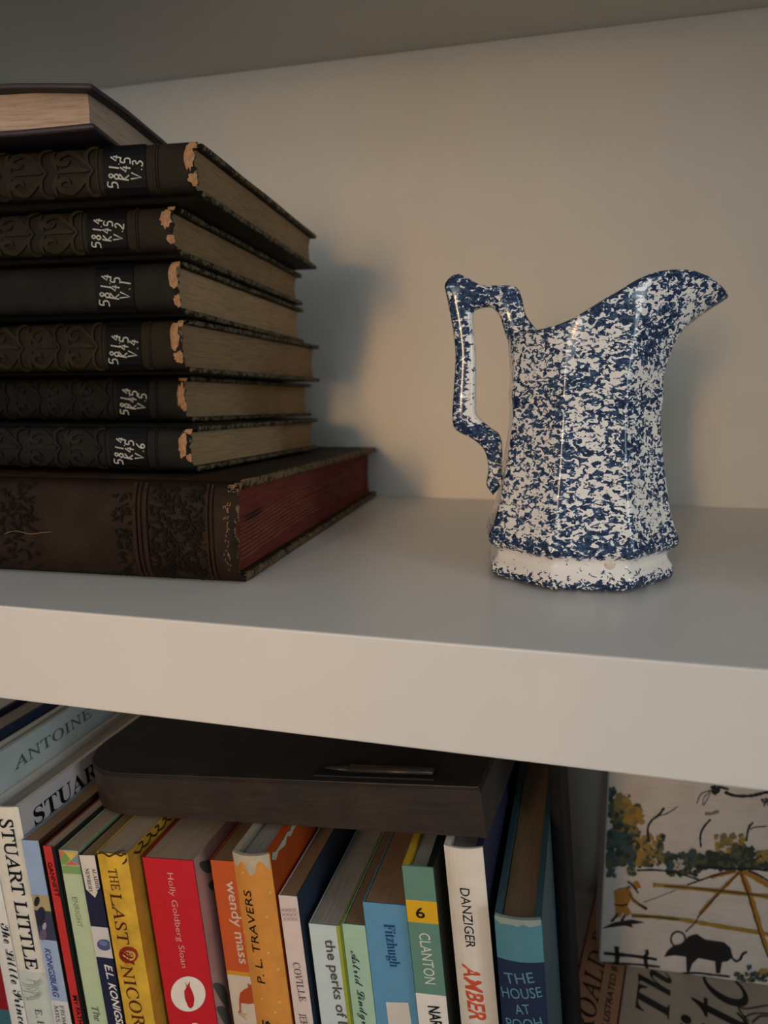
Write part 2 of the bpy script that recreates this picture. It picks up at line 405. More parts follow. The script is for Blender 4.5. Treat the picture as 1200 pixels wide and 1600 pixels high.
# ------------------------------------------------------------------ old books lying in the stack
TAN = (0.33, 0.18, 0.085)
def lying_book(name, label, FR, yaw, tilt, L, W, t, taper, cloth, pages, bulge, group, label_text=None, ornament=True, sq=0.0032, bd=0.0024, seed=0):
    """local frame: x from 0 (tail, at the right) to -L, y into the shelf, z up; spine towards the front"""
    root = empty(name, FR, (-tilt, 0, -yaw)); root.rotation_mode = 'ZYX'; tag(root, label, 'book', group)
    rnd = random.Random(seed)
    top = lambda y: t - taper * y
    # boards
    def board(nm, z0, z1, tp):
        nx, ny = 12, 10
        bm = bmesh.new(); bm_box(bm, (-L, 0.004, 0), (0, W, bd), 0.0008, 2)
        bmesh.ops.subdivide_edges(bm, edges=[e for e in bm.edges if e.calc_length() > 0.05], cuts=10)
        for v in bm.verts:
            wob = 0.0002 * math.sin(v.co.y * 55 + seed) * (v.co.y / W)
            rub = 0.0006 * (rnd.random() - 0.5) if v.co.x > -0.002 else 0
            v.co.x += rub
            v.co.z += z0 - (taper * v.co.y if tp else 0) + (wob if tp else abs(wob))
            # joint groove next to the spine
            if v.co.y < 0.0045: v.co.z += -0.0005 if tp else 0.0005
        return mkbm(nm, bm, cloth, root, True)
    board('bottom_board', 0, bd, False); board('top_board', t - bd, t, True)
    # spine shell
    def spf(z):
        q = (2 * z / t - 1); return -bulge * max(0, 1 - abs(q) ** 3.2)
    nz, nx = 15, 40
    def f(i, j):
        x = -L * i / (nx - 1); z = 0.0004 + (t - 0.0008) * j / (nz - 1)
        y = 0.0046 + spf(z) - (0.0046 if 0 < j < nz - 1 else 0.0028)
        fr = 0.0
        if i == 0: fr = rnd.uniform(-0.0016, 0.0004)
        return Vector((x + fr, y, z))
    V, F = grid(nx, nz, f)
    sp = mk('spine', V, F, cloth, root, smooth=True)
    so = sp.modifiers.new('thick', 'SOLIDIFY'); so.thickness = 0.0009; so.offset = 1
    # text block, slightly hollow fore-edge
    ny, nz2 = 14, 9
    V = []; F = []
    for i in range(2):
        x = -sq - i * (L - 2 * sq)
        for a in range(ny):
            for c in range(nz2):
                yy = 0.0022 + spf(t * 0.5) * 0.6 * (1 - (2 * c / (nz2 - 1) - 1) ** 2) * (1 if a == 0 else 0) + (W - sq - 0.0022) * a / (ny - 1)
                hol = -0.0035 * (1 - (2 * c / (nz2 - 1) - 1) ** 2) * (a / (ny - 1)) ** 6
                zz = bd + 0.0001 + (top(yy) - 2 * bd - 0.0002) * c / (nz2 - 1)
                V.append(Vector((x + rnd.uniform(-.0001, .0001), yy + hol, zz)))
    S = ny * nz2
    for i in range(2):
        for a in range(ny - 1):
            for c in range(nz2 - 1):
                q = i * S + a * nz2 + c; F.append((q, q + nz2, q + nz2 + 1, q + 1) if i == 0 else (q, q + 1, q + nz2 + 1, q + nz2))
    ring = [a * nz2 for a in range(ny)] + [(ny - 1) * nz2 + c for c in range(1, nz2)] + [a * nz2 + nz2 - 1 for a in range(ny - 2, -1, -1)] + [c for c in range(nz2 - 2, 0, -1)]
    for q in range(len(ring)):
        a, b = ring[q], ring[(q + 1) % len(ring)]; F.append((a, b, b + S, a + S))
    bm = bmesh.new(); vv = [bm.verts.new(p) for p in V]
    for f_ in F: bm.faces.new([vv[i] for i in f_])
    mkbm('page_block', bm, pages, root)
    surf = lambda u, v, e=0.00055: Vector((u, spf(v) - e, v))
    # rubbed-through tan board at the tail of the spine
    def patch(nm, xc, zc, rx, rz, mat, sd, e=0.0006):
        r2 = random.Random(sd); n = 22; V = [surf(xc, zc, e + 0.0003)]; F = []
        for k in range(n):
            th = 2 * PI * k / n; rr = r2.uniform(0.7, 1.15)
            V.append(surf(min(0.0003, xc + rx * rr * math.cos(th)), min(t - .001, max(.001, zc + rz * rr * math.sin(th))), e))
        for k in range(n): F.append((0, 1 + k, 1 + (k + 1) % n))
        return mk(nm, V, F, mat, root)
    if label_text:
        # black call-number label
        V, F = grid(2, 9, lambda i, j: surf(-0.0215 - 0.0185 * i, t * (0.04 + 0.92 * j / 8), 0.0006))
        lb = mk('call_number_label', V, F, M_black, root); lb['label'] = 'black call number label'
        h = 0.0048; k = min(1.0, t / 0.0225)
        for q, sx in enumerate(('581.4', 'K45', label_text)):
            handwrite(sx, (-0.0338 + 0.0052 * q, t * (0.14 if q == 0 else 0.26)), (0.17, 0.985), h * k, lambda u, v: surf(u, v, 0.0009), M_chalk, lb, 0.00030)
        for (xc, zc, rx, rz) in ((-0.003 , 0.62, .0024, .27), (-.0012, .28, .0022, .12), (-0.0008, .9, .003, .07)):
            p = patch('worn_patch', xc + rnd.uniform(-.0008, .0006), t * (zc + rnd.uniform(-.06, .06)), rx * rnd.uniform(.8, 1.25), rz * t * rnd.uniform(.75, 1.1), M_tan, seed * 7 + int(zc * 100))
            p['label'] = 'tan board showing through the rubbed cloth'
    if ornament:
        # embossed leaf scrolls in relief
        bv, bf = [], []
        def scr(pts, wd=0.0007):
            q = smooth_path(pts, 6); n = len(q)
            ribbon(q, [wd * (0.35 + math.sin(PI * i / (n - 1))) for i in range(n)], lambda u, v: surf(u, min(t * .97, max(t * .03, v)), 0.0009), bv, bf)
        for k in range(5):
            x0 = -0.044 - k * 0.021
            for s in (1, -1):
                Y = lambda q: t * (0.5 + s * q)
                scr([(x0, Y(0)), (x0 - .004, Y(.18)), (x0 - .010, Y(.36)), (x0 - .015, Y(.30)), (x0 - .0155, Y(.18)), (x0 - .012, Y(.14)), (x0 - .0105, Y(.22))], 0.0009)
                scr([(x0 - .002, Y(.1)), (x0 - .003, Y(.3)), (x0 - .0015, Y(.42)), (x0 + .002, Y(.44))])
                scr([(x0 - .016, Y(.05)), (x0 - .018, Y(.25)), (x0 - .0175, Y(.42))])
            scr([(x0 - .002, t * .5), (x0 - .009, t * .53), (x0 - .016, t * .5)], 0.0008)
        for xx in (-0.0425, -0.0175, -0.0165):
            ribbon([(xx, t * (.05 + .9 * q / 8)) for q in range(9)], 0.00025, lambda u, v: surf(u, v, 0.0008), bv, bf)
        mk('embossed_ornament', bv, bf, M_emb if cloth is cloth_a else M_emb2, root)['kind'] = 'stuff'
    return root, surf, spf
M_black = plain('label_and_gap_black', (0.003, 0.003, 0.0035), 0.5, 0.1, 300, spec=0.12)
M_chalk = plain('white_ink', (0.42, 0.42, 0.37), 0.7, 0.25, 900, 0)
M_tan = plain('rubbed_tan_board', TAN, 0.85, 0.35, 500, 0.5)
M_emb = plain('embossed_cloth', (0.020, 0.0150, 0.0072), 0.6, 0.4, 60, 0.3, spec=0.14)
M_emb2 = plain('embossed_black_cloth', (0.0095, 0.0085, 0.0062), 0.6, 0.35, 90, 0.3, spec=0.14)
pages_old = page_mat('old_yellowed_pages', (0.27, 0.165, 0.082), 2)
pages_old2 = page_mat('old_yellowed_pages_lighter', (0.36, 0.23, 0.118), 2)
pages_red = page_mat('red_stained_pages', (0.15, 0.028, 0.018), 2, 900, 0.5)
CLO = (0.0165, 0.0122, 0.0062)
cloth_a = old_cloth('olive_brown_book_cloth', CLO, (0.14, 0.105, 0.06), 0.0, 0.0008)
cloth_b = old_cloth('blackish_book_cloth', (0.009, 0.0085, 0.0065), (0.14, 0.105, 0.06), 0.0, 0.0008)
leather = old_cloth('brown_leather', (0.0185, 0.0100, 0.0048), (0.16, 0.10, 0.05), 0.0, 0.0012)

SL = 0.025; TILT = math.atan(SL)
# big base volume
base, bsurf, bsp = lying_book('old_book', 'large brown leather book with red page edges at the bottom of the stack', (-0.1355, 0.0517, 0.0), math.radians(-2.7), 0.0, 0.26, 0.250, 0.0436, 0.027, leather, pages_red, 0.0045, 'old books stacked flat on the shelf', None, False, 0.0045, 0.0038, 3)
def base_details():
    t = 0.0436; pb = [c for c in base.children if c.name.startswith('page_block')][0]
    for xx, wd in ((-0.0465, 0.0008), (-0.0440, 0.0004), (-0.0415, 0.0008), (-0.0135, 0.0005), (-0.0115, 0.0005)):
        bv, bf = [], []
        ribbon([(xx, t * (.03 + .94 * q / 12)) for q in range(13)], wd, lambda u, v: bsurf(u, v, 0.0011), bv, bf)
        mk('raised_band', bv, bf, M_band, base)
    # tooled panel: dense little leaf strokes between the bands, and the title panel further left
    bv, bf = [], []; r = random.Random(5)
    def leafy(xa, xb, n):
        for k in range(n):
            x = r.uniform(xa, xb); z = r.uniform(.06, .94) * t; a = r.uniform(0, 2 * PI); L = r.uniform(.0012, .003)
            p = [(x + L * s * math.cos(a + .5 * s), min(t * .97, max(t * .03, z + L * s * math.sin(a + .5 * s)))) for s in (0, .5, 1, 1.4)]
            ribbon(p, [.0002, .0005, .0004, .0001], lambda u, v: bsurf(u, v, 0.0010), bv, bf)
    leafy(-0.0405, -0.0145, 300); leafy(-0.056, -0.0475, 60); leafy(-0.125, -0.095, 160)
    o = mk('tooled_ornament', bv, bf, plain('dark_tooling', (0.0065, 0.0045, 0.0032), 0.6, 0.3, 300, 0.3, spec=0.08), base); o['kind'] = 'stuff'
    # golden scratch and rubbed gilt flecks
    bv, bf = [], []
    ribbon(smooth_path([(-0.110, .0185), (-0.104, .0200), (-0.097, .0190), (-0.091, .0197), (-0.086, .0203)], 5), 0.00012, lambda u, v: bsurf(u, v, 0.0013), bv, bf)
    for k in range(30):
        x = r.uniform(-.006, -.0035); z = t * r.uniform(.12, .82); a = r.uniform(0, 2 * PI)
        ribbon([(x, z), (x + .0006 * math.cos(a), z + .0009 * math.sin(a)), (x + .0009 * math.cos(a + 1), z + .0012 * math.sin(a + 1))], .00012, lambda u, v: bsurf(u, v, 0.0009), bv, bf)
    for k in range(14):
        x = r.uniform(-.004, -.0005); z = t - r.uniform(.0006, .004)
        ribbon([(x, z), (x - .0009, z + r.uniform(-.0008, .0008)), (x - .0016, z)], .00012, lambda u, v: bsurf(u, v, 0.0007), bv, bf)
    o = mk('rubbed_edge', bv, bf, plain('rubbed_gilt', (0.20, 0.125, 0.06), 0.6, 0.3, 300, 0), base); o['label'] = 'pale rubbed flecks and scratches in the leather'; o['kind'] = 'stuff'
    # wavy loose leaves standing proud of the tail of the page block
    def tail(y, z): return Vector((-0.0045 + 0.0005, y, z))
    for k in range(9):
        z0 = 0.010 + 0.0021 * k; amp = 0.0012 + 0.0003 * k
        V, F = [], []
        for i in range(26):
            y = 0.006 + 0.0088 * i; zc = z0 + amp * math.exp(-((y - 0.01) / 0.05) ** 2) * -1.2 + 0.003 * math.sin(y * 20 + k * .25) * (0.3 + y * 2) + (0.0045 if k > 5 else 0.002) * (y / .2)
            zc = min(zc, 0.0436 - .027 * y - .0045)
            V += [Vector((-0.0052, y, zc - .00022)), Vector((-0.0037 + .0004 * math.sin(i * 1.7 + k), y, zc)), Vector((-0.0052, y, zc + .00022))]
        for i in range(25):
            for q in range(2): a = i * 3 + q; F.append((a, a + 3, a + 4, a + 1))
        lo = mk('loose_leaf', V, F, M_leaf, pb)
    for k, z0 in enumerate((.0262, .0245)):  # black strips painted in for the shade between parted pages
        V, F = [], []
        for i in range(9):
            y = .010 + .0032 * i; h = .0007 * math.sin(PI * i / 8)
            V += [Vector((-0.00395, y, z0 - h + .0012 * (i / 8))), Vector((-0.00395, y, z0 + h * .5 + .0012 * (i / 8)))]
        for i in range(8): a = 2 * i; F.append((a, a + 2, a + 3, a + 1))
        mk('page_gap_shade', V, F, M_black, pb)
M_band = plain('band_leather', (0.020, 0.0102, 0.0055), 0.6, 0.2, 300, 0.2, spec=0.12)
M_leaf = plain('red_leaf_edge', (0.36, 0.13, 0.085), 0.7, 0.25, 300, 0)
base_details()

vols = [  # name-label, FR x, y, z, yaw, thickness, text
 ('lowest of the six library volumes, label ending V.6, resting on the brown leather book', -0.1662, 0.0696, -1.55, 0.0203, 'V.6', cloth_b, pages_old2),
 ('dark library volume labelled V.5 with broad tan wear at its spine end', -0.1943, 0.1171, 0.5, 0.0231, 'V.5', cloth_b, pages_old2),
 ('dark library volume labelled V.4, its lower board jutting towards the wall', -0.1769, 0.0857, 0.75, 0.0243, 'V.4', cloth_a, pages_old),
 ('dark plain-spined library volume labelled V.1, under the one marked V.2', -0.1719, 0.0761, -3.26, 0.0227, 'V.1', cloth_b, pages_old2),
 ('olive scroll-embossed library volume labelled V.2, second from the top', -0.1677, 0.0671, -3.55, 0.0196, 'V.2', cloth_a, pages_old),
 ('topmost olive library volume labelled V.3, jutting forward under the purplish book', -0.1515, 0.0584, -4.5, 0.0208, 'V.3', cloth_a, pages_old)]
h = 0.0447 + SL * (0.0696 - 0.0517) - 0.0004
for k, (lab, x, y, yaw, t, tx, cl, pg) in enumerate(vols):
    z = h - SL * (y - 0.0517)
    lying_book('library_volume', lab, (x, y, z), math.radians(yaw), TILT, 0.235, 0.1735, t, 0.0, cl, pg, 0.0030, 'old books stacked flat on the shelf', tx, tx != 'V.1', 0.0032, 0.0024, 11 + k)
    h += t / math.cos(TILT) + 0.0006
# top book: fore-edge towards the front, tail to the right
def top_book():
    yaw = math.radians(-8); L, W, t = 0.21, 0.135, 0.0200
    z = h - SL * (0.045 - 0.0517) + 0.0006
    root = empty('old_book', (-0.189, 0.045, z), (-TILT, 0, -yaw))
    tag(root, 'purplish brown book on top of the stack, pale fore edge facing out', 'book', 'old books stacked flat on the shelf')
    cm = plain('purple_brown_cloth', (0.030, 0.0205, 0.0215), 0.5, 0.25, 120, 0.2)
    bd = 0.0026
    for nm, z0 in (('bottom_board', 0), ('top_board', t - bd)):
        bm = bmesh.new(); bm_box(bm, (-L, 0, 0), (0, W, bd), 0.0011, 3)
        bmesh.ops.subdivide_edges(bm, edges=[e for e in bm.edges if e.calc_length() > 0.05], cuts=12)
        for v in bm.verts:
            e = max(0, 1 + v.co.x / 0.03) if v.co.x > -0.03 else 0
            f = max(0, 1 - v.co.y / 0.03)
            v.co.z += z0 + (-0.0018 if z0 else 0.0013) * e * f
        mkbm(nm, bm, cm, root, True)
    ny, nz = 12, 9; bm = bmesh.new(); s = 0.004
    V = []
    for i in range(2):
        for a in range(ny):
            for c in range(nz):
                q = 2 * c / (nz - 1) - 1
                y = 0.004 + 0.0028 * (1 - q * q) * (1 - a / (ny - 1)) ** 8 + (W - 0.006) * a / (ny - 1)
                V.append(bm.verts.new((-s - 0.001 * (1 - q * q) - i * (L - 2 * s), y, bd + 0.0002 + (t - 2 * bd - 0.0004) * c / (nz - 1))))
    S = ny * nz
    for i in range(2):
        for a in range(ny - 1):
            for c in range(nz - 1):
                q = i * S + a * nz + c; bm.faces.new([V[x] for x in (q, q + nz, q + nz + 1, q + 1)])
    ring = [a * nz for a in range(ny)] + [(ny - 1) * nz + c for c in range(1, nz)] + [a * nz + nz - 1 for a in range(ny - 2, -1, -1)] + [c for c in range(nz - 2, 0, -1)]
    for q in range(len(ring)):
        a, b = ring[q], ring[(q + 1) % len(ring)]; bm.faces.new([V[x] for x in (a, b, b + S, a + S)])
    mkbm('page_block', bm, page_mat('pale_fore_edge', (0.46, 0.33, 0.235), 2, 1300, 0.6), root)
    V, F = grid(2, 9, lambda i, j: Vector((-L * i, W - 0.001 + 0.005 * math.sin(PI * j / 8), 0.0004 + (t - .0008) * j / 8)))
    sp = mk('spine', V, F, cm, root, smooth=True); so = sp.modifiers.new('thick', 'SOLIDIFY'); so.thickness = 0.001
top_book()

# ------------------------------------------------------------------ upright books on the lower shelf
LEAN = math.radians(5.7)
GROUP = 'upright books on the lower shelf'
pages_tan = page_mat('paperback_pages', (0.40, 0.30, 0.205), 0, 2200, 0.75)
pages_brown = page_mat('browned_pages', (0.30, 0.185, 0.10), 0, 2200, 0.75)
pages_grey = page_mat('grey_white_pages', (0.42, 0.37, 0.31), 0, 2000, 0.7)
class Book: pass
def upright(name, label, Y, sL, w, top, depth=0.13, hard=False, left=None, right=None, spine=None, bands=None, pages=None, lean=LEAN, bulge=0.0, ov=0.003, strips=None):
    """sL: distance of the left cover along the tilted row, top: height along the tilted up axis"""
    cl, sl = math.cos(lean), math.sin(lean)
    if lean != LEAN:   # convert from the row's lean
        a, b = math.cos(LEAN), math.sin(LEAN)
        X = sL * a - top * b; Z = sL * b + top * a
        sL = X * cl + Z * sl; top = -X * sl + Z * cl
    x0 = (sL - FLOOR * sl) / cl; up0 = -x0 * sl + FLOOR * cl
    H = top - up0
    root = empty(name, (x0, Y, FLOOR), (0, -lean, 0)); tag(root, label, 'book', GROUP)
    B = Book(); B.root = root; B.H = H; B.w = w
    rt = Vector((cl, 0, sl)); upv = Vector((-sl, 0, cl)); org = Vector((x0, Y, FLOOR))
    def uv(px, py):
        p = on_plane((px, py), org, (0, 1, 0)) - org; return (p.dot(rt), p.dot(upv))
    B.uv = uv
    def spf(u):
        q = 2 * u / w - 1; return -bulge * max(0.0, 1 - q * q)
    B.surf = lambda u, v, e=0.00022: Vector((max(0.0003, min(w - 0.0003, u)), spf(u) - e, v))
    bt = 0.0024 if hard else 0.00045
    mats = [left, right, spine]
    V, F, I = [], [], []
    def addbox(lo, hi, mi):
        b = len(V)
        for x in (lo[0], hi[0]):
            for y in (lo[1], hi[1]):
                for z in (lo[2], hi[2]): V.append(Vector((x, y, z)))
        for f in ((0, 1, 3, 2), (4, 6, 7, 5), (0, 4, 5, 1), (2, 3, 7, 6), (0, 2, 6, 4), (1, 5, 7, 3)): F.append(tuple(b + q for q in f)); I.append(mi)
    addbox((0, 0.0004, 0), (bt, depth, H), 0); addbox((w - bt, 0.0004, 0), (w, depth, H), 1)
    # spine, cut at the printed colour bands
    cuts = [0.0, H]; cols = {}
    zones = []
    if bands:
        vs_ = [H] + [uv(*b[0])[1] for b in bands] + [0.0]
        zones = [(vs_[0], vs_[1], 2)]
        for k, b in enumerate(bands):
            if b[1] not in mats: mats.append(b[1])
            zones.append((vs_[k + 1], vs_[k + 2], mats.index(b[1])))
    else: zones = [(H, 0.0, 2)]
    us = [0.0] + [w * q / 8 for q in range(1, 8)] + [w] if bulge or hard else [0.0, w]
    if strips:
        for (u0, m_) in strips:
            if m_ not in mats: mats.append(m_)
        us = sorted(set(us + [q[0] for q in strips]))
    for (va, vb, mi) in zones:
        n = max(1, int((va - vb) / 0.02))
        for k in range(n):
            z1 = va + (vb - va) * k / n; z0 = va + (vb - va) * (k + 1) / n
            for q in range(len(us) - 1):
                b = len(V); mm = mi
                if strips:
                    for (u0, m_) in strips:
                        if us[q] >= u0 - 1e-6: mm = mats.index(m_)
                V.extend([Vector((us[q], spf(us[q]), z0)), Vector((us[q + 1], spf(us[q + 1]), z0)), Vector((us[q + 1], spf(us[q + 1]), z1)), Vector((us[q], spf(us[q]), z1))])
                F.append((b, b + 1, b + 2, b + 3)); I.append(mm)
    # inner face and top edge of the spine, so it has thickness
    for q in range(len(us) - 1):
        b = len(V); th = 0.0010 if hard else 0.0004
        V.extend([Vector((us[q], spf(us[q]), H)), Vector((us[q + 1], spf(us[q + 1]), H)), Vector((us[q + 1], spf(us[q + 1]) + th, H)), Vector((us[q], spf(us[q]) + th, H))])
        F.append((b, b + 1, b + 2, b + 3)); I.append(zones[0][2])
        b = len(V)
        V.extend([Vector((us[q], spf(us[q]) + th, H)), Vector((us[q + 1], spf(us[q + 1]) + th, H)), Vector((us[q + 1], spf(us[q + 1]) + th, 0)), Vector((us[q], spf(us[q]) + th, 0))])
        F.append((b, b + 1, b + 2, b + 3)); I.append(zones[0][2])
    B.cover = mk('cover', V, F, mats, root, I)
    o = ov if hard else 0.0002
    bm = bmesh.new(); bm_box(bm, (bt + 0.0001, 0.0012, o), (w - bt - 0.0001, depth - o, H - o), 0.0003, 1)
    mkbm('page_block', bm, pages or pages_tan, root)
    return B
def T(B, s, style, a, b, cap, mat, fit=None, e=0.00025, name='lettering'):
    """a, b: photo pixels of the baseline ends, cap: capital height in photo pixels"""
    p0, p1 = B.uv(*a), B.uv(*b)
    k = math.hypot(p1[0] - p0[0], p1[1] - p0[1]) / math.hypot(b[0] - a[0], b[1] - a[1])
    return text_on(s, style, p0, p1, cap * k, lambda u, v: B.surf(u, v, e), mat, B.root, fit, name=name)
def poly(B, pts, mat, name, e=0.0002, px=True):
    q = [B.uv(*p) for p in pts] if px else pts
    bm = bmesh.new(); vv = [bm.verts.new(B.surf(p[0], p[1], e)) for p in q]
    f = bm.faces.new(vv); bm.normal_update(); bmesh.ops.triangulate(bm, faces=[f])
    return mkbm(name, bm, mat, B.root)
def ell(cx, cy, rx, ry, n=28, rot=0.0):
    return [(cx + rx * math.cos(t) * math.cos(rot) - ry * math.sin(t) * math.sin(rot), cy + rx * math.cos(t) * math.sin(rot) + ry * math.sin(t) * math.cos(rot)) for t in [2 * PI * k / n for k in range(n)]]
def strokes(B, lines, wd, mat, name, e=0.0003):
    bv, bf = [], []
    for l in lines: ribbon([B.uv(*p) for p in l], wd, lambda u, v: B.surf(u, v, e), bv, bf)
    return mk(name, bv, bf, mat, B.root)

BLACK = C(14, 14, 16); WHITE = C(232, 226, 214)
# 1 navy / red
b = upright('hardcover_book', 'navy and red spined book at the far left of the row', 0.022, -0.2830, 0.0225, -0.0485, 0.15, True, C(28, 34, 52), C(26, 40, 66), C(26, 30, 48), [((10, 1508), C(150, 22, 34)), ((8, 1578), C(60, 110, 118))], pages_grey)
# 2 The Little Prince
b = upright('hardcover_book', 'tall white book with flowing black script down its spine', 0.013, -0.2596, 0.0090, -0.0525, 0.165, True, WHITE, C(196, 202, 196), C(226, 222, 212), None, pages_grey, bulge=0.0008)
T(b, 'The Little Prince', 'scriptb', (3, 1440), (32.5, 1600), 17, BLACK)
pr = b
# 3 Stuart Little
b = upright('hardcover_book', 'white book in a glossy jacket with bold black serif capitals on spine and cover', 0.013, -0.2503, 0.0166, -0.0703, 0.15, True, C(224, 220, 208), C(214, 202, 196), C(226, 220, 204), [((42, 1515), C(206, 212, 200))], pages_grey, bulge=0.0010)
T(b, 'STUART LITTLE', 'romanb', (2, 1277), (43.5, 1511), 21, BLACK)
T(b, 'E. B. WHITE', 'serif', (57, 1573), (62.5, 1600), 11, C(70, 84, 84), (0, 4))
strokes(b, [smooth_path([(44 + 14 * math.sin(k * 1.9) , 1527 + 3.1 * k), (52 + 9 * math.cos(k), 1530 + 3 * k), (66 + 3 * math.sin(k), 1526 + 3 * k)], 4) for k in range(11)], 0.00009, C(96, 104, 104), 'ink_sketch')
st = b
def cover_text(B, s, style, P0, P1, cap, mat, fit=None):
    """lettering on the right-hand cover; coordinates are (depth, height below the top)"""
    surf = lambda u, v: Vector((B.w + 0.0002, u, v))
    return text_on(s, style, (P0[0], B.H + P0[1]), (P1[0], B.H + P1[1]), cap, surf, mat, B.root, fit)
cover_text(pr, 'ANTOINE', 'serif', (0.0185, -0.0118), (0.074, -0.0106), 0.0052, C(92, 98, 96))
cover_text(st, 'STUART', 'serifb', (0.0070, -0.0132), (0.0590, -0.0128), 0.0078, BLACK)
# 4 light blue
b = upright('paperback_book', 'light blue paperback with a small photograph strip on its spine', 0.010, -0.2324, 0.0088, -0.0835, 0.128, False, C(150, 172, 200), C(74, 52, 36), C(152, 174, 206), [((47, 1397), C(176, 160, 120)), ((57, 1422), C(60, 64, 86)), ((66, 1468), C(164, 180, 208)), ((83, 1563), C(214, 214, 206))], pages_brown)
T(b, 'KONIGSBURG', 'slant', (69.5, 1481), (84, 1557), 10, C(38, 62, 120))
T(b, 'FROM THE', 'serif', (93.5, 1570), (98.5, 1600), 6.5, C(80, 78, 76), (0, 4))
T(b, 'MRS. BASIL', 'serif', (84.5, 1570), (89.5, 1600), 6.5, C(80, 78, 76), (0, 4))
for (cx, cy, rx, ry, c) in ((58, 1408, 4, 8, (34, 34, 44)), (63, 1432, 7, 16, (38, 40, 62)), (68, 1460, 6, 9, (108, 92, 116)), (58, 1400, 3, 3, (170, 140, 104)), (70, 1447, 3, 6, (176, 168, 180))):
    poly(b, ell(cx, cy, rx, ry, 14, 0.2), C(*c), 'printed_figure', 0.00025)
# 5 red thin
b = upright('paperback_book', 'very thin red paperback with a black cover and black capitals', 0.009, -0.2208, 0.0060, -0.0848, 0.130, False, C(150, 40, 40), C(30, 34, 28), C(196, 52, 50), None, pages_tan, strips=[(0.0041, C(18, 22, 18))])
T(b, 'GANNETT', 'bold', (74.5, 1347), (87.5, 1401), 7.5, BLACK)
T(b, "MY FATHER'S DRAGON", 'bold', (114, 1555), (123.5, 1600), 7.5, BLACK, (0, 7))
# 6 light green
b = upright('paperback_book', 'pale green paperback with a patchwork strip across the top of its spine', 0.010, -0.2143, 0.0096, -0.0868, 0.130, False, C(180, 200, 160), C(160, 190, 140), C(188, 204, 166), None, pages_tan)
poly(b, [(88, 1327), (124, 1332), (126, 1352), (94, 1350)], C(196, 168, 118), 'patchwork_print', 0.00018)
for pts, c in (([(88.5, 1328), (101, 1330), (91.5, 1343)], (200, 116, 92)), ([(91.5, 1343), (101, 1331), (110, 1342), (101, 1351)], (120, 160, 84)), ([(102, 1330), (123, 1333), (112, 1343)], (214, 184, 92)), ([(93, 1350), (92, 1344), (100, 1351)], (140, 164, 180)), ([(112, 1344), (121, 1335), (126, 1351)], (120, 140, 168)), ([(102, 1351), (111, 1344), (124, 1352)], (200, 110, 88))):
    poly(b, pts, C(*c), 'patchwork_print', 0.00026)
poly(b, [(93.5, 1352), (126, 1354), (129, 1366), (97, 1364)], C(128, 164, 100), 'green_stripe', 0.00022)
T(b, 'ENRIGHT', 'thin', (112.5, 1401), (122, 1448), 9, C(126, 140, 116))
T(b, 'The', 'italic', (143, 1572), (149, 1595), 11, C(92, 104, 88))
# 7 navy Newbery
b = upright('paperback_book', 'navy blue paperback with a pale pentagon and a blue stone on its spine', 0.009, -0.2040, 0.0083, -0.0878, 0.132, False, C(30, 34, 60), C(90, 60, 44), C(34, 36, 62), [((161, 1449), C(210, 204, 200)), ((170, 1497), C(32, 36, 66))], pages_brown)
poly(b, [(124, 1335.5), (151.5, 1336.5), (161, 1386), (149, 1402), (135, 1389)], C(218, 208, 196), 'pale_pentagon')
T(b, 'NEWBERY', 'serifb', (133, 1356), (140, 1394), 6.5, BLACK)
T(b, 'ALADDIN', 'serifb', (144, 1356), (151.5, 1393), 6.5, BLACK)
poly(b, ell(163.5, 1476, 11.5, 8.5, 20, 0.25), C(72, 86, 128), 'stone_print', 0.00026)
poly(b, ell(162, 1473, 7, 4, 14, 0.25), C(112, 126, 160), 'stone_print', 0.00032)
T(b, 'E.L. KONIGSBURG', 'back', (163.5, 1506), (184, 1606), 12, WHITE, (0, 12))
# 8 The Last Unicorn
yel = plain('golden_yellow_print', srgb(214, 170, 58), 0.42, 0.22, 90, 0.05)
yelb = plain('golden_yellow_cover', srgb(196, 146, 50), 0.42, 0.2, 90, 0.05)
b = upright('paperback_book', 'golden yellow paperback with dark red classic serif title', 0.008, -0.1939, 0.0142, -0.0849, 0.135, False, yel, yelb, yel, None, pages_tan, bulge=0.0006)
BRN = C(92, 38, 22)
T(b, 'THE', 'serif', (169.5, 1355), (176.5, 1389), 15, BRN)
T(b, 'LAST', 'serif', (173, 1393), (186, 1472), 19, BRN)
poly(b, ell(202, 1490, 15, 13, 22, 0.2), C(150, 46, 22), 'capital_ornament', 0.00022)
poly(b, ell(203.5, 1491, 10, 8, 18, 0.2), C(214, 176, 96), 'capital_ornament', 0.00028)
T(b, 'U', 'scriptb', (188, 1478), (193, 1505), 24, C(120, 30, 18), e=0.00034)
strokes(b, [smooth_path([(197, 1486), (203, 1491), (209, 1488)], 4), smooth_path([(197, 1495), (203, 1491), (210, 1495)], 4), smooth_path([(203, 1484), (203, 1491), (204, 1498)], 4)], 0.0002, C(140, 50, 28), 'capital_ornament', 0.0004)
T(b, 'NICORN', 'serif', (189.5, 1507), (211, 1602), 20, BRN, (0, 5))
strokes(b, [smooth_path([(150, 1334), (162, 1331), (172, 1336), (182, 1332), (190, 1336), (196, 1333), (200, 1341), (193, 1349)], 4), smooth_path([(182, 1330), (195, 1328), (201, 1336), (197, 1344)], 4)], 0.00035, C(64, 36, 18), 'scroll_print')
def cover_strokes(B, lines, wd, mat, name):
    bv, bf = [], []
    for l in lines: ribbon(l, wd, lambda u, v: Vector((B.w + 0.0002, u, B.H + v)), bv, bf)
    return mk(name, bv, bf, mat, B.root)
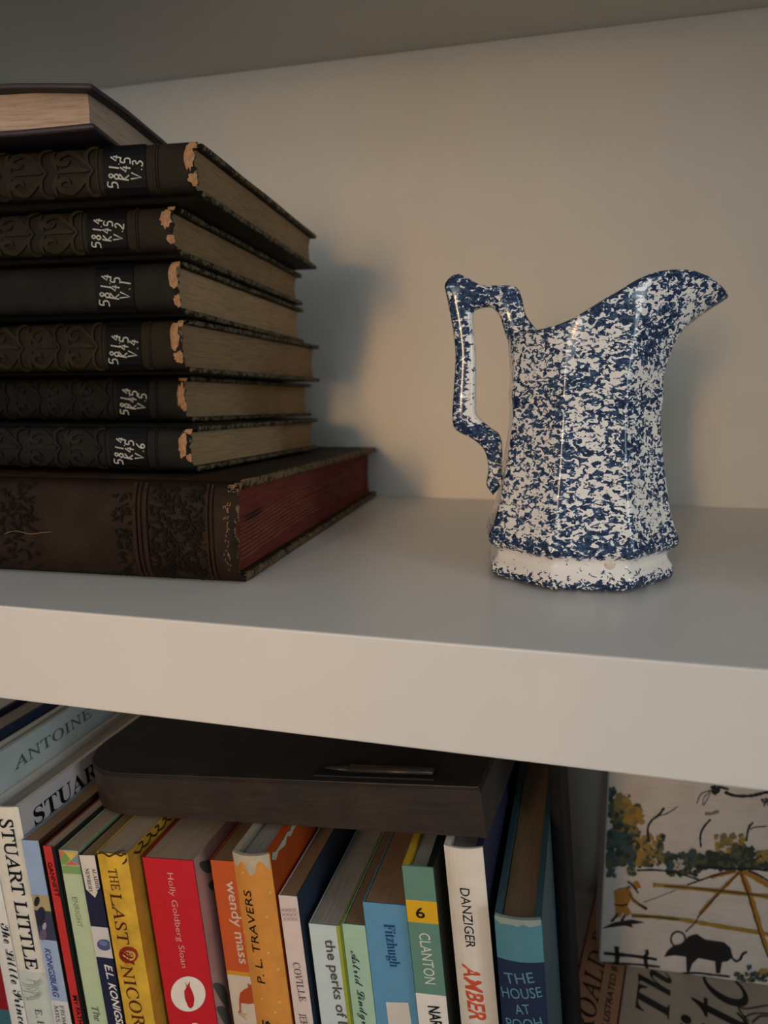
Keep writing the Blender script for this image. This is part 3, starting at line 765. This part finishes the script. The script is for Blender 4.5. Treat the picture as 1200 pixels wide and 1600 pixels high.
cover_strokes(b, [smooth_path([(0.004 + 0.006 * k, -0.002 - 0.0015 * (k % 2)), (0.008 + 0.006 * k, -0.0042), (0.0105 + 0.006 * k, -0.0015), (0.0075 + .006 * k, -0.0008)], 4) for k in range(9)], 0.00045, C(70, 40, 18), 'scroll_print')
# 9 red squid
pinkc = plain('pink_leafy_cover', srgb(186, 150, 144), 0.4, 0.1, 60, 0.05)
b = upright('paperback_book', 'thick red paperback with a squid in a white oval on its spine', 0.014, -0.1775, 0.0232, -0.0902, 0.135, False, C(190, 34, 44), pinkc, C(198, 32, 44), None, pages_tan)
T(b, 'Holly Goldberg Sloan', 'thin', (261.5, 1363), (284.5, 1511), 9.5, C(226, 176, 168))
poly(b, ell(294.5, 1552.5, 27, 27.5, 40), WHITE, 'white_oval', 0.0002)
zs = lambda L: [(140 + x / 4.21, 1220 + y / 4.21) for x, y in L]
poly(b, zs([(628, 1315), (645, 1345), (662, 1312), (660, 1345), (668, 1362), (682, 1392), (692, 1430), (686, 1478), (666, 1496), (650, 1482), (630, 1432), (624, 1380), (636, 1362), (640, 1350)]), C(190, 28, 40), 'squid_print', 0.0003)
T(b, 'Counting by', 'bold', (297, 1596), (305, 1650), 19, WHITE, (0, 4))
lf = [smooth_path([(0.004 + 0.004 * k, -0.004 - 0.012 * k), (0.012 + 0.004 * k, -0.010 - 0.011 * k), (0.022 + .003 * k, -0.008 - 0.013 * k)], 5) for k in range(6)]
bv, bf = [], []
for l in lf: ribbon(l, [0.0005 + 0.0022 * math.sin(PI * i / (len(l) - 1)) for i in range(len(l))], lambda u, v: Vector((b.w + 0.0002, u, b.H + v)), bv, bf)
for k in range(4):
    a = -0.056 - 0.011 * k; l = smooth_path([(0.001, a), (0.005, a - .006), (0.008, a - .013), (0.009, a - .02)], 4)
    ribbon(l, [0.0003 + 0.0021 * math.sin(PI * q / (len(l) - 1)) for q in range(len(l))], lambda u, v: Vector((b.w + 0.0002, u, b.H + v)), bv, bf)
mk('leaf_print', bv, bf, C(72, 78, 70), b.root)
# 10 Wendy
b = upright('paperback_book', 'orange paperback with lowercase white lettering and a white lower spine', 0.022, -0.1516, 0.0190, -0.0949, 0.130, False, C(206, 92, 44), C(206, 92, 44), C(208, 96, 48), [((357, 1516), C(216, 160, 48)), ((358, 1522.5), C(222, 212, 196))], pages_brown)
T(b, 'wendy mass', 'bold', (353.5, 1376), (375, 1505), 15, C(226, 208, 190))
zw = lambda L: [(310 + x / 5, 1280 + y / 5) for x, y in L]
poly(b, zw([(385, 1275), (400, 1292), (425, 1290), (445, 1312), (448, 1432), (395, 1440), (335, 1432), (332, 1490), (340, 1505), (308, 1510), (322, 1490), (320, 1400), (328, 1352), (360, 1325), (392, 1312)]), C(190, 84, 44), 'animal_print', 0.0003)
T(b, 'A', 'thin', (386, 1594), (388, 1584), 13, C(206, 180, 128))
# 11 Travers
amber = plain('amber_print', srgb(206, 140, 62), 0.45, 0.12, 110, 0.06); dor = plain('burnt_orange_cover', srgb(176, 70, 22), 0.42, 0.12, 90, 0.05)
b = upright('hardcover_book', 'amber orange book in a torn jacket, black hand-drawn capitals up its spine', 0.008, -0.1326, 0.0156, -0.0806, 0.14, True, C(170, 160, 138), dor, amber, None, pages_grey, bulge=0.0022)
T(b, 'P. L. TRAVERS', 'sans', (418.5, 1530), (395.5, 1386), 13, BLACK)
T(b, 'POPPINS', 'bold', (427, 1601), (424.5, 1588), 13, BLACK, (6, 7))
paper = plain('torn_bare_paper', srgb(178, 166, 142), 0.8, 0.12, 300, 0.3)
r = random.Random(4)
V, F = [], []
for q in range(17):
    u = b.w * q / 16; dz = 0.0042 + 0.0016 * math.sin(q * 0.9) + r.uniform(-.0007, .0007) + (0.002 if 6 < q < 11 else 0)
    V += [b.surf(u, b.H - dz, 0.0003), b.surf(u, b.H + 0.0002, 0.0003), b.surf(u, b.H + 0.0002, -0.0012)]
for q in range(16):
    for z_ in range(2): a = q * 3 + z_; F.append((a, a + 3, a + 4, a + 1))
o = mk('torn_head', V, F, paper, b.root); o['label'] = 'bare grey paper where the jacket is torn away at the head'
bv, bf = [], []
ribbon([(0.001 + 0.003 * k, -0.0015 - 0.002 * abs(math.sin(k * 1.3))) for k in range(16)], [0.0012 + .0005 * math.sin(k * 2.1) for k in range(16)], lambda u, v: Vector((b.w + 0.0003, u, b.H + v)), bv, bf)
mk('torn_edge', bv, bf, paper, b.root)
for (x, y) in ((420, 1427), (383, 1358), (423, 1482), (413, 1553), (434, 1574), (424, 1392), (384, 1454), (437, 1510), (440, 1560)):
    poly(b, [(x + (2.6 if k % 2 == 0 else 1.0) * math.cos(k * PI / 5), y + (2.6 if k % 2 == 0 else 1.0) * math.sin(k * PI / 5)) for k in range(10)], C(224, 190, 130), 'star_print', 0.0004)
# 12 Coville
b = upright('paperback_book', 'slim pale pink paperback with a dark blue cover', 0.008, -0.1157, 0.0076, -0.0976, 0.125, False, C(214, 196, 186), C(40, 54, 72), C(216, 198, 190), None, pages_brown)
T(b, 'COVILLE', 'serif', (457.5, 1503), (468.5, 1564), 10.5, C(96, 84, 80))
T(b, 'JEREMY', 'serif', (467, 1583), (471, 1602), 11, C(96, 84, 80), (0, 3))
strokes(b, [[(440 + i * 6 + j * 1.4, 1419 + j * 7), (445 + i * 6 + j * 1.4, 1424 + j * 7)] for i in range(4) for j in range(3)] + [[(445 + i * 6 + j * 1.4, 1419 + j * 7), (440 + i * 6 + j * 1.4, 1424 + j * 7)] for i in range(4) for j in range(3)], 0.00012, C(164, 150, 152), 'lattice_emblem')
# 13 Perks
b = upright('paperback_book', 'pale blue paperback with lowercase grey brown title and olive side', 0.010, -0.1057, 0.0125, -0.1100, 0.135, False, C(196, 208, 208), C(150, 156, 50), C(196, 210, 210), None, pages_grey, strips=[(0.0110, C(158, 162, 58))])
T(b, 'the perks of being', 'bold', (507.5, 1467), (527.5, 1589), 14.5, C(92, 80, 74), (0, 12))
# 14 Lindgren
b = upright('paperback_book', 'pale mint green paperback with dark handwriting script', 0.012, -0.0930, 0.0092, -0.1104, 0.130, False, C(164, 196, 172), C(84, 124, 112), C(166, 198, 174), None, pages_brown)
T(b, 'Astrid Lindgren', 'scriptb', (548, 1485), (566, 1600), 12, C(40, 44, 40), (0, 13))
# 15 Fitzhugh
b = upright('paperback_book', 'wide sky blue paperback with a small pale picture panel low on its spine', 0.012, -0.0836, 0.0166, -0.1005, 0.135, False, C(92, 146, 178), C(86, 134, 166), C(94, 148, 182), None, pages_brown)
T(b, 'Fitzhugh', 'serifb', (600, 1443), (610, 1510), 16, C(26, 70, 116))
poly(b, [(603, 1565), (638, 1566), (645, 1612), (609, 1612)], C(206, 200, 188), 'picture_panel')
# 16 Clanton
grn = C(98, 138, 122)
b = upright('hardcover_book', 'slim teal book with a yellow band numbered six', 0.010, -0.0662, 0.0115, -0.0830, 0.14, True, C(206, 168, 44), C(20, 30, 26), grn, [((640, 1406), C(220, 170, 30)), ((648, 1441), grn), ((666, 1553), C(226, 220, 210))], pages_grey, ov=0.0022)
T(b, '6', 'bold', (651, 1433.5), (665, 1434), 17, BLACK)
T(b, 'CLANTON', 'sans', (654.5, 1457), (664.5, 1536), 16, C(216, 220, 206))
T(b, 'NARWHAL', 'bold', (668.5, 1571), (673.5, 1603), 17, BLACK, (0, 3))
# 17 Danziger
b = upright('hardcover_book', 'glossy white book with black capitals over orange red brush lettering', 0.016, -0.0514, 0.0142, -0.0778, 0.14, True, C(222, 214, 200), C(44, 46, 70), C(224, 214, 200), None, pages_grey, bulge=0.0016)
T(b, 'DANZIGER', 'sans', (719.5, 1383), (729.5, 1475), 14, BLACK)
T(b, 'AMBER BROWN', 'back', (723, 1501), (735, 1587), 24, C(206, 82, 50), (0, 5))
# 18 Pooh
b = upright('hardcover_book', 'teal and navy clothbound book at the right end of the row', 0.010, -0.0342, 0.0164, -0.0998, 0.145, True, C(66, 92, 100), C(58, 84, 92), C(78, 128, 140), [((814, 1499), C(28, 42, 68))], pages_brown, lean=math.radians(4.9), bulge=0.0014, ov=0.0026)
tl = C(96, 138, 150)
T(b, 'THE', 'sans', (791, 1532.5), (836, 1531), 18, tl)
T(b, 'HOUSE', 'sans', (786, 1555.5), (848, 1555), 18, tl)
T(b, 'AT', 'sans', (807, 1579.5), (830, 1579), 17, tl)
T(b, 'POOH', 'sans', (794, 1603), (849, 1602), 18, tl)
V = []; F = []
for q in range(9):
    u = b.w * q / 8; V += [b.surf(u, b.H - 0.0012 - 0.0012 * abs(math.sin(q * 1.9)), 0.0003), b.surf(u, b.H + 0.0003, 0.0002), b.surf(u, b.H + .0003, -.0012)]
for q in range(8):
    for z_ in range(2): a = q * 3 + z_; F.append((a, a + 3, a + 4, a + 1))
o = mk('frayed_head', V, F, C(138, 150, 140, 0.8), b.root); o['label'] = 'pale frayed cloth at the head of the spine'

BKC = plain('gap_darkening_cloth', (0.010, 0.0085, 0.0075), 0.7, 0.2, 200, 0.2, spec=0.1)  # for a book added only to keep the gap at the row's end dark
b = upright('hardcover_book', 'thin black book added to darken the gap beside the teal and navy book', 0.075, -0.0168, 0.0050, -0.0560, 0.064, True, BKC, BKC, BKC, None, pages_brown, bulge=0.0008, lean=math.radians(4.9))

# ------------------------------------------------------------------ dark wooden case lying on the book tops
def wooden_case():
    L, W, t = 0.194, 0.135, 0.0195; Rr = 0.034
    tl_ = math.atan(0.151); yw = math.radians(-5.0)
    org = Vector((-0.0280, 0.0172, -0.0782))
    root = empty('wooden_case', org)
    root.rotation_mode = 'QUATERNION'
    ax = (Vector((0.1077, -0.0098, 0.0163))).normalized(); az = Vector((-0.149, 0, 0.989)); az = (az - ax * az.dot(ax)).normalized(); ay = az.cross(ax)
    root.rotation_quaternion = Matrix((ax, ay, az)).transposed().to_quaternion()
    tag(root, 'dark brown wooden case with rounded left end lying across the book tops', 'case')
    m, nt, bs = new_mat('dark_stained_wood'); v = coords(nt, (1, 8, 8))
    f = noise(nt, v, 40, 5, 0.65, 0.6); g = noise(nt, coords(nt), 60, 3, 0.6)
    nt.links.new(ramp(nt, math_(nt, 'MULTIPLY', math_(nt, 'ADD', f, g), 0.5), [(0.35, (0.012, 0.009, 0.007)), (0.6, (0.035, 0.022, 0.015)), (0.75, (0.075, 0.045, 0.03))]), bs.inputs['Base Color'])
    bs.inputs['Roughness'].default_value = 0.5; bump(nt, bs, f, 0.2, 0.0008)
    pts = [(0, 0), (0, W)]
    for k in range(11): a = PI / 2 + PI / 2 * k / 10; pts.append((-L + Rr + Rr * math.cos(a), W - Rr + Rr * math.sin(a)))
    for k in range(11): a = PI + PI / 2 * k / 10; pts.append((-L + Rr + Rr * math.cos(a), Rr + Rr * math.sin(a)))
    # body with a bevelled rim
    def slab(nm, z0, z1, ins, mm):
        bm = bmesh.new()
        lo = [bm.verts.new((x, y, z0)) for x, y in pts]; fc = bm.faces.new(lo)
        r = bmesh.ops.extrude_face_region(bm, geom=[fc])
        for e in r['geom']:
            if isinstance(e, bmesh.types.BMVert): e.co.z = z1
        eds = [e for e in bm.edges if abs(e.verts[0].co.z - e.verts[1].co.z) < 1e-6]
        bmesh.ops.bevel(bm, geom=eds, offset=ins, segments=3, affect='EDGES')
        return mkbm(nm, bm, mm, root)
    slab('case_body', 0, t - 0.0015, 0.0003, m)
    slab('lid', t - 0.0015, t, 0.0006, m)
    # near-black plate paints the shade of a slot; a dark bar lies on it
    bm = bmesh.new(); bm_box(bm, (-0.068, 0.0035, t - 0.0002), (-0.018, 0.0105, t + 0.0007), 0.0003, 2)
    md = plain('slot_shade_black', (0.006, 0.005, 0.005), 0.7, 0.2, 200); hp = mkbm('slot_shade_plate', bm, md, root)
    bm = bmesh.new(); bmesh.ops.create_cone(bm, cap_ends=True, segments=20, radius1=0.0022, radius2=0.0019, depth=0.034)
    for v_ in bm.verts: v_.co = Vector((v_.co.z - 0.036, 0.0072 + v_.co.x, t + 0.0019 + v_.co.y * 0.6))
    bm2 = bmesh.new(); bmesh.ops.create_cone(bm2, cap_ends=True, segments=20, radius1=0.0019, radius2=0.0004, depth=0.011)
    for v_ in bm2.verts: v_.co = Vector((-v_.co.z - 0.0585, 0.0072 + v_.co.x, t + 0.0019 + v_.co.y * 0.6))
    me = bpy.data.meshes.new('x'); bm2.to_mesh(me); bm2.free(); bm.from_mesh(me); bpy.data.meshes.remove(me)
    hd = mkbm('handle', bm, plain('dark_polished_wood', (0.035, 0.026, 0.020), 0.35, 0.2, 150), hp, True); hd['label'] = 'dark polished handle bar with pointed left end'
wooden_case()

# ------------------------------------------------------------------ flat-lying picture book and the painted block
def witches():
    zt = -0.272
    P = lambda x, y: on_plane((x, y), (0, 0, zt), (0, 0, 1))
    a = P(884, 1597); bq = P(937, 1360); d = (bq - a); d.z = 0; d.normalize(); nrt = Vector((d.y, -d.x, 0))
    W, L = 0.150, 0.190; th = 0.028
    org = a - d * 0.008
    root = empty('picture_book', (org.x, org.y, FLOOR), (0, 0, math.atan2(nrt.y, nrt.x)))
    tag(root, 'large book lying flat under the painted block, cover with big black italic title', 'book')
    cream = C(186, 176, 162); tanm = C(196, 146, 112); red = C(96, 28, 30)
    bm = bmesh.new(); bm_box(bm, (0, 0, 0), (L, W, 0.0024), 0.0004, 1); mkbm('bottom_board', bm, red, root)
    bm = bmesh.new(); bm_box(bm, (0, 0, th - 0.0024), (L, W, th), 0.0004, 1); mkbm('front_cover', bm, red, root)
    bm = bmesh.new(); bm_box(bm, (0, W - 0.003, 0.0), (L, W + 0.0004, th), 0.0004, 1); mkbm('spine', bm, red, root)
    bm = bmesh.new(); bm_box(bm, (0.003, 0.003, 0.0024), (L - 0.003, W - 0.003, th - 0.0024)); mkbm('page_block', bm, pages_grey, root)
    org3 = Vector((org.x, org.y, zt))
    def uv(x, y): p = P(x, y) - org3; return (p.dot(nrt), p.dot(d))
    surf = lambda u, v, e=0.0002: Vector((u, v, th + e))
    ul = (uv(967, 1600)[0] + uv(976, 1512)[0]) / 2
    for nm, u0, u1, mm, e in (('tan_strip', 0.0012, ul, tanm, 0.0001), ('cream_panel', ul, L - 0.001, cream, 0.0001), ('red_rule', ul - 0.0006, ul + 0.0006, red, 0.0002)):
        mk(nm, [surf(u0, 0.001, e), surf(u1, 0.001, e), surf(u1, W - 0.001, e), surf(u0, W - 0.001, e)], [(0, 1, 2, 3)], mm, root)
    def tx(s, sty, p, q, cap, mm, fit):
        a_, b_ = uv(*p), uv(*q); um = (a_[0] + b_[0]) / 2
        c0 = uv(p[0] - cap, p[1]); h = abs(a_[0] - c0[0])
        text_on(s, sty, (um, a_[1]), (um, b_[1]), h, lambda u, v: surf(u, v, 0.0003), mm, root, fit)
    ink = C(50, 22, 18); blk = C(18, 18, 20)
    tx('ROALD DAHL', 'italic', (930.5, 1592.5), (942.5, 1516), 31, ink, (1, 4))
    tx('ILLUSTRATED BY', 'slant', (951.5, 1598), (965, 1512), 10.5, ink, (3, 13))
    tx('The', 'italicb', (1045.5, 1594), (1049, 1523), 57, blk, (0, 2))
    tx('Witches', 'italic', (1165, 1568), (1168, 1533), 104, blk, (3, 4))
    bv, bf = [], []
    for l in ([(1150, 1570), (1165, 1577), (1200, 1572), (1230, 1576)], [(1160, 1592), (1180, 1584), (1210, 1586)], [(1152, 1571), (1158, 1583), (1170, 1597)], [(1175, 1599), (1190, 1588), (1215, 1592)]):
        ribbon([uv(*p) for p in smooth_path(l, 5)], 0.0005, lambda u, v: surf(u, v, 0.0004), bv, bf)
    mk('ink_drawing', bv, bf, C(72, 46, 40), root)
witches()

def painted_block():
    zb = -0.2718
    P = lambda x, y: on_plane((x, y), (0, 0, zb), (0, 0, 1))
    a, c = P(936, 1504.5), P(1200, 1542)
    dr = (c - a); dr.z = 0; dr.normalize(); nb = Vector((-dr.y, dr.x, 0))
    root = empty('painted_block', (a.x, a.y, zb + 0.0003), (0, 0, math.atan2(dr.y, dr.x)))
    tag(root, 'whitewashed wooden block painted with a farmer, a black buffalo and trees', 'painting')
    W, H, D = 0.165, 0.158, 0.032
    m, nt, b = new_mat('whitewashed_wood'); v = coords(nt, (1, 1, 14)); f = noise(nt, v, 60, 5, 0.7); g = noise(nt, coords(nt), 40, 3, 0.6)
    nt.links.new(ramp(nt, math_(nt, 'MULTIPLY', math_(nt, 'ADD', f, g), 0.5), [(0.3, srgb(188, 178, 170)), (0.5, srgb(206, 198, 190)), (0.7, srgb(216, 210, 204))]), b.inputs['Base Color'])
    b.inputs['Roughness'].default_value = 0.6; bump(nt, b, f, 0.3, 0.0006)
    bm = bmesh.new(); bm_box(bm, (0, 0, 0), (W, D, H), 0.0012, 3); mkbm('wood_block', bm, m, root)
    org = Vector((a.x, a.y, zb))
    def z7(x, y):
        p = on_plane((880 + x / 3.75, 1200 + y / 3.75), org, nb) - org; return (p.dot(dr), p.z)
    surf = lambda u, v, e=0.0003: Vector((max(0.0008, min(W - .001, u)), -e, max(0.001, v)))
    mats = []; V = []; F = []; I = []
    def mi(c):
        mm = C(*c, 0.55)
        if mm not in mats: mats.append(mm)
        return mats.index(mm)
    def blob(x, y, r_, c, e, n=9, ry=None):
        b0 = len(V); rr = [random.uniform(.65, 1.2) for _ in range(n)]
        for k in range(n):
            V.append(surf(*z7(x + r_ * rr[k] * math.cos(2 * PI * k / n), y + (ry or r_) * rr[k] * math.sin(2 * PI * k / n)), e))
        F.append(tuple(range(b0, b0 + n))); I.append(mi(c))
    def line(pts, w_, c, e=0.0006):
        q = smooth_path(pts, 5); n0 = len(F); sc = 1 / 3.75 * 0.00052
        ws = [w_ * sc * random.uniform(.7, 1.15) for _ in q]
        ribbon([z7(*p) for p in q], ws, lambda u, v: surf(u, v, e), V, F)
        I.extend([mi(c)] * (len(F) - n0))
    def pg(pts, c, e=0.0006):
        bm = bmesh.new(); vv = [bm.verts.new((p[0], p[1], 0)) for p in pts]; f_ = bm.faces.new(vv); bm.normal_update(); bmesh.ops.triangulate(bm, faces=[f_])
        bm.verts.index_update(); b0 = len(V)
        for p in bm.verts: V.append(surf(*z7(p.co.x, p.co.y), e))
        for f_ in bm.faces: F.append(tuple(b0 + q.index for q in f_.verts)); I.append(mi(c))
        bm.free()
    DG, MG, TE, YE, OL = (44, 52, 44), (82, 84, 56), (56, 78, 82), (158, 126, 58), (124, 110, 66)
    e = 0.00030
    def cl(n, f, cs, r0, r1):
        nonlocal e
        for _ in range(int(n * 1.7)):
            x, y = f(); e += 0.0000003; blob(x, y, random.uniform(r0, r1) * 0.95, random.choice(cs), e)
    U = random.uniform
    cl(26, lambda: (U(262, 300), U(120, 330)), [DG, TE, MG], 8, 20)
    cl(60, lambda: (U(290, 440), U(230, 420)), [MG, OL, DG], 14, 30)
    cl(26, lambda: (U(310, 390), U(160, 230)), [YE, OL], 14, 26)
    cl(26, lambda: (U(370, 460), U(240, 330)), [YE, OL, YE], 12, 24)
    cl(70, lambda: (U(260, 420), U(390, 560)), [TE, DG, TE, MG], 16, 30)
    cl(30, lambda: (U(260, 300), U(540, 630)), [TE, MG], 6, 18)
    cl(60, lambda: (U(410, 590), U(400, 570)), [MG, OL, DG, YE], 12, 28)
    cl(20, lambda: (U(380, 420), U(560, 625)), [OL, TE], 8, 18)
    cl(60, lambda: (U(600, 800), U(500, 620)), [DG, MG, TE, DG], 8, 24)
    cl(14, lambda: (U(650, 700), U(540, 600)), [(178, 170, 160)], 5, 12)
    cl(90, lambda: (U(780, 1200), U(500, 585)), [DG, DG, MG], 14, 26)
    cl(26, lambda: (U(890, 1060), U(390, 480)), [YE, OL, OL], 10, 22)
    cl(24, lambda: (U(980, 1100), U(450, 520)), [DG, MG], 12, 26)
    cl(14, lambda: (U(1130, 1200), U(490, 550)), [YE, OL], 8, 18)
    cl(14, lambda: (U(740, 780), U(480, 520)), [TE], 6, 14)
    cl(26, lambda: (U(1000, 1200), U(1200, 1250)), [MG, TE, DG], 8, 18)
    cl(8, lambda: (U(1150, 1200), U(1180, 1200)), [YE], 6, 14); cl(6, lambda: (U(1080, 1100), U(1160, 1180)), [TE], 6, 12)
    cl(10, lambda: (U(1160, 1200), U(180, 230)), [TE, DG], 4, 10)
    INK = (26, 25, 26); OC = (168, 116, 40); YP = (158, 124, 44)
    line([(525, 685), (700, 700), (900, 720), (1060, 738), (1260, 760)], 11, YP, .00052); line([(590, 690), (750, 702), (1000, 728), (1260, 758)], 3, INK, .00058)
    line([(400, 865), (560, 875), (700, 890), (900, 925), (1130, 962), (1260, 985)], 10, YP, .00052); line([(400, 865), (520, 870), (680, 888)], 4, INK, .00058)
    line([(1032, 608), (960, 680), (900, 740), (800, 855)], 8, OC, .00056); line([(1028, 612), (930, 712), (800, 858), (775, 900), (715, 960)], 3, INK, .0006)
    line([(1038, 608), (1080, 710), (1125, 850), (1160, 970), (1205, 1100)], 12, OC, .00056); line([(1036, 608), (1076, 720), (1120, 870), (1160, 1000), (1200, 1110)], 3, INK, .0006)
    line([(1050, 604), (1120, 640), (1200, 690), (1260, 720)], 12, OC, .00056); line([(1080, 600), (1150, 630), (1210, 668), (1260, 690)], 4, INK, .0006)
    line([(1010, 604), (940, 620), (860, 640)], 9, OC, .00056); line([(1010, 600), (900, 625), (810, 655), (725, 685)], 3.5, INK, .0006)
    line([(430, 600), (540, 598), (640, 610), (720, 630), (795, 655)], 4, INK, .0006)
    line([(780, 580), (900, 585), (1000, 590), (1100, 590), (1200, 600)], 6, INK, .0006)
    line([(500, 430), (495, 350), (520, 305), (560, 275), (590, 232)], 5, INK, .00065); line([(555, 280), (610, 265), (670, 225)], 2, INK, .00065)
    line([(806, 462), (802, 400), (820, 350), (862, 300)], 4, INK, .00065); line([(1070, 430), (1078, 380), (1088, 345), (1112, 318)], 4, INK, .00065); line([(1090, 362), (1120, 348), (1190, 342)], 2, INK, .00065)
    line([(945, 140), (1000, 162), (1090, 164), (1150, 152), (1195, 140), (1260, 120)], 7, INK, .00065); blob(888, 128, 28, INK, .0006, 12); line([(900, 110), (930, 115), (968, 125)], 5, INK, .00065)
    line([(880, 130), (830, 140), (800, 160), (782, 208)], 2, INK, .00065); line([(860, 140), (825, 170), (815, 215)], 1.6, INK, .00065); line([(860, 145), (845, 180), (820, 220)], 1.6, INK, .00065)
    line([(830, 268), (870, 268), (910, 252)], 8, (138, 124, 112), .0004)
    pg([(296, 725), (330, 705), (385, 698), (402, 735), (392, 780), (375, 800), (305, 802)], OC); pg([(305, 803), (372, 803), (398, 850), (372, 870), (350, 845), (335, 870), (308, 880)], OC)
    blob(430, 686, 25, OC, .0007, 12); line([(376, 662), (410, 690), (438, 732)], 4, INK, .00075); line([(385, 730), (410, 772), (448, 800), (488, 825)], 8, (132, 88, 34), .0007); line([(440, 800), (470, 812), (490, 826)], 5, INK, .00075)
    line([(300, 798), (340, 804), (380, 796)], 4, INK, .00075); line([(318, 850), (300, 880), (280, 900)], 5, INK, .0007); line([(362, 860), (350, 880), (342, 902)], 5, INK, .0007); line([(396, 705), (384, 690), (372, 712)], 2, INK, .00075)
    line([(470, 785), (560, 755), (660, 715)], 1.2, INK, .0006)
    pg([(222, 938), (300, 905), (400, 888), (478, 905), (400, 915), (410, 935), (360, 922), (300, 930)], INK)
    line([(238, 1085), (315, 1092), (420, 1102), (548, 1122)], 8, INK); line([(240, 1142), (330, 1146), (420, 1150), (565, 1165)], 5, INK)
    line([(312, 1045), (316, 1100), (314, 1150)], 11, INK); line([(486, 1065), (492, 1085), (480, 1110), (490, 1175)], 8, INK)
    pg([(590, 1105), (612, 1068), (645, 1040), (690, 1030), (735, 985), (780, 972), (830, 1005), (880, 1012), (940, 1020), (978, 1052), (992, 1105), (962, 1132), (930, 1135), (918, 1202), (894, 1202), (888, 1132), (790, 1112), (756, 1145), (738, 1196), (722, 1192), (718, 1105), (650, 1096)], INK)
    line([(672 + 42 * math.cos(k * PI / 8), 1002 + 44 * math.sin(k * PI / 8)) for k in range(17)], 4, INK, .0007)
    line([(985, 1108), (1010, 1130), (1035, 1120), (1050, 1090), (1076, 1076)], 5, INK, .0007)
    line([(680, 1205), (780, 1200), (880, 1212), (975, 1222)], 5, INK, .0006)
    mk('painting', V, F, mats, root, I)
painted_block()
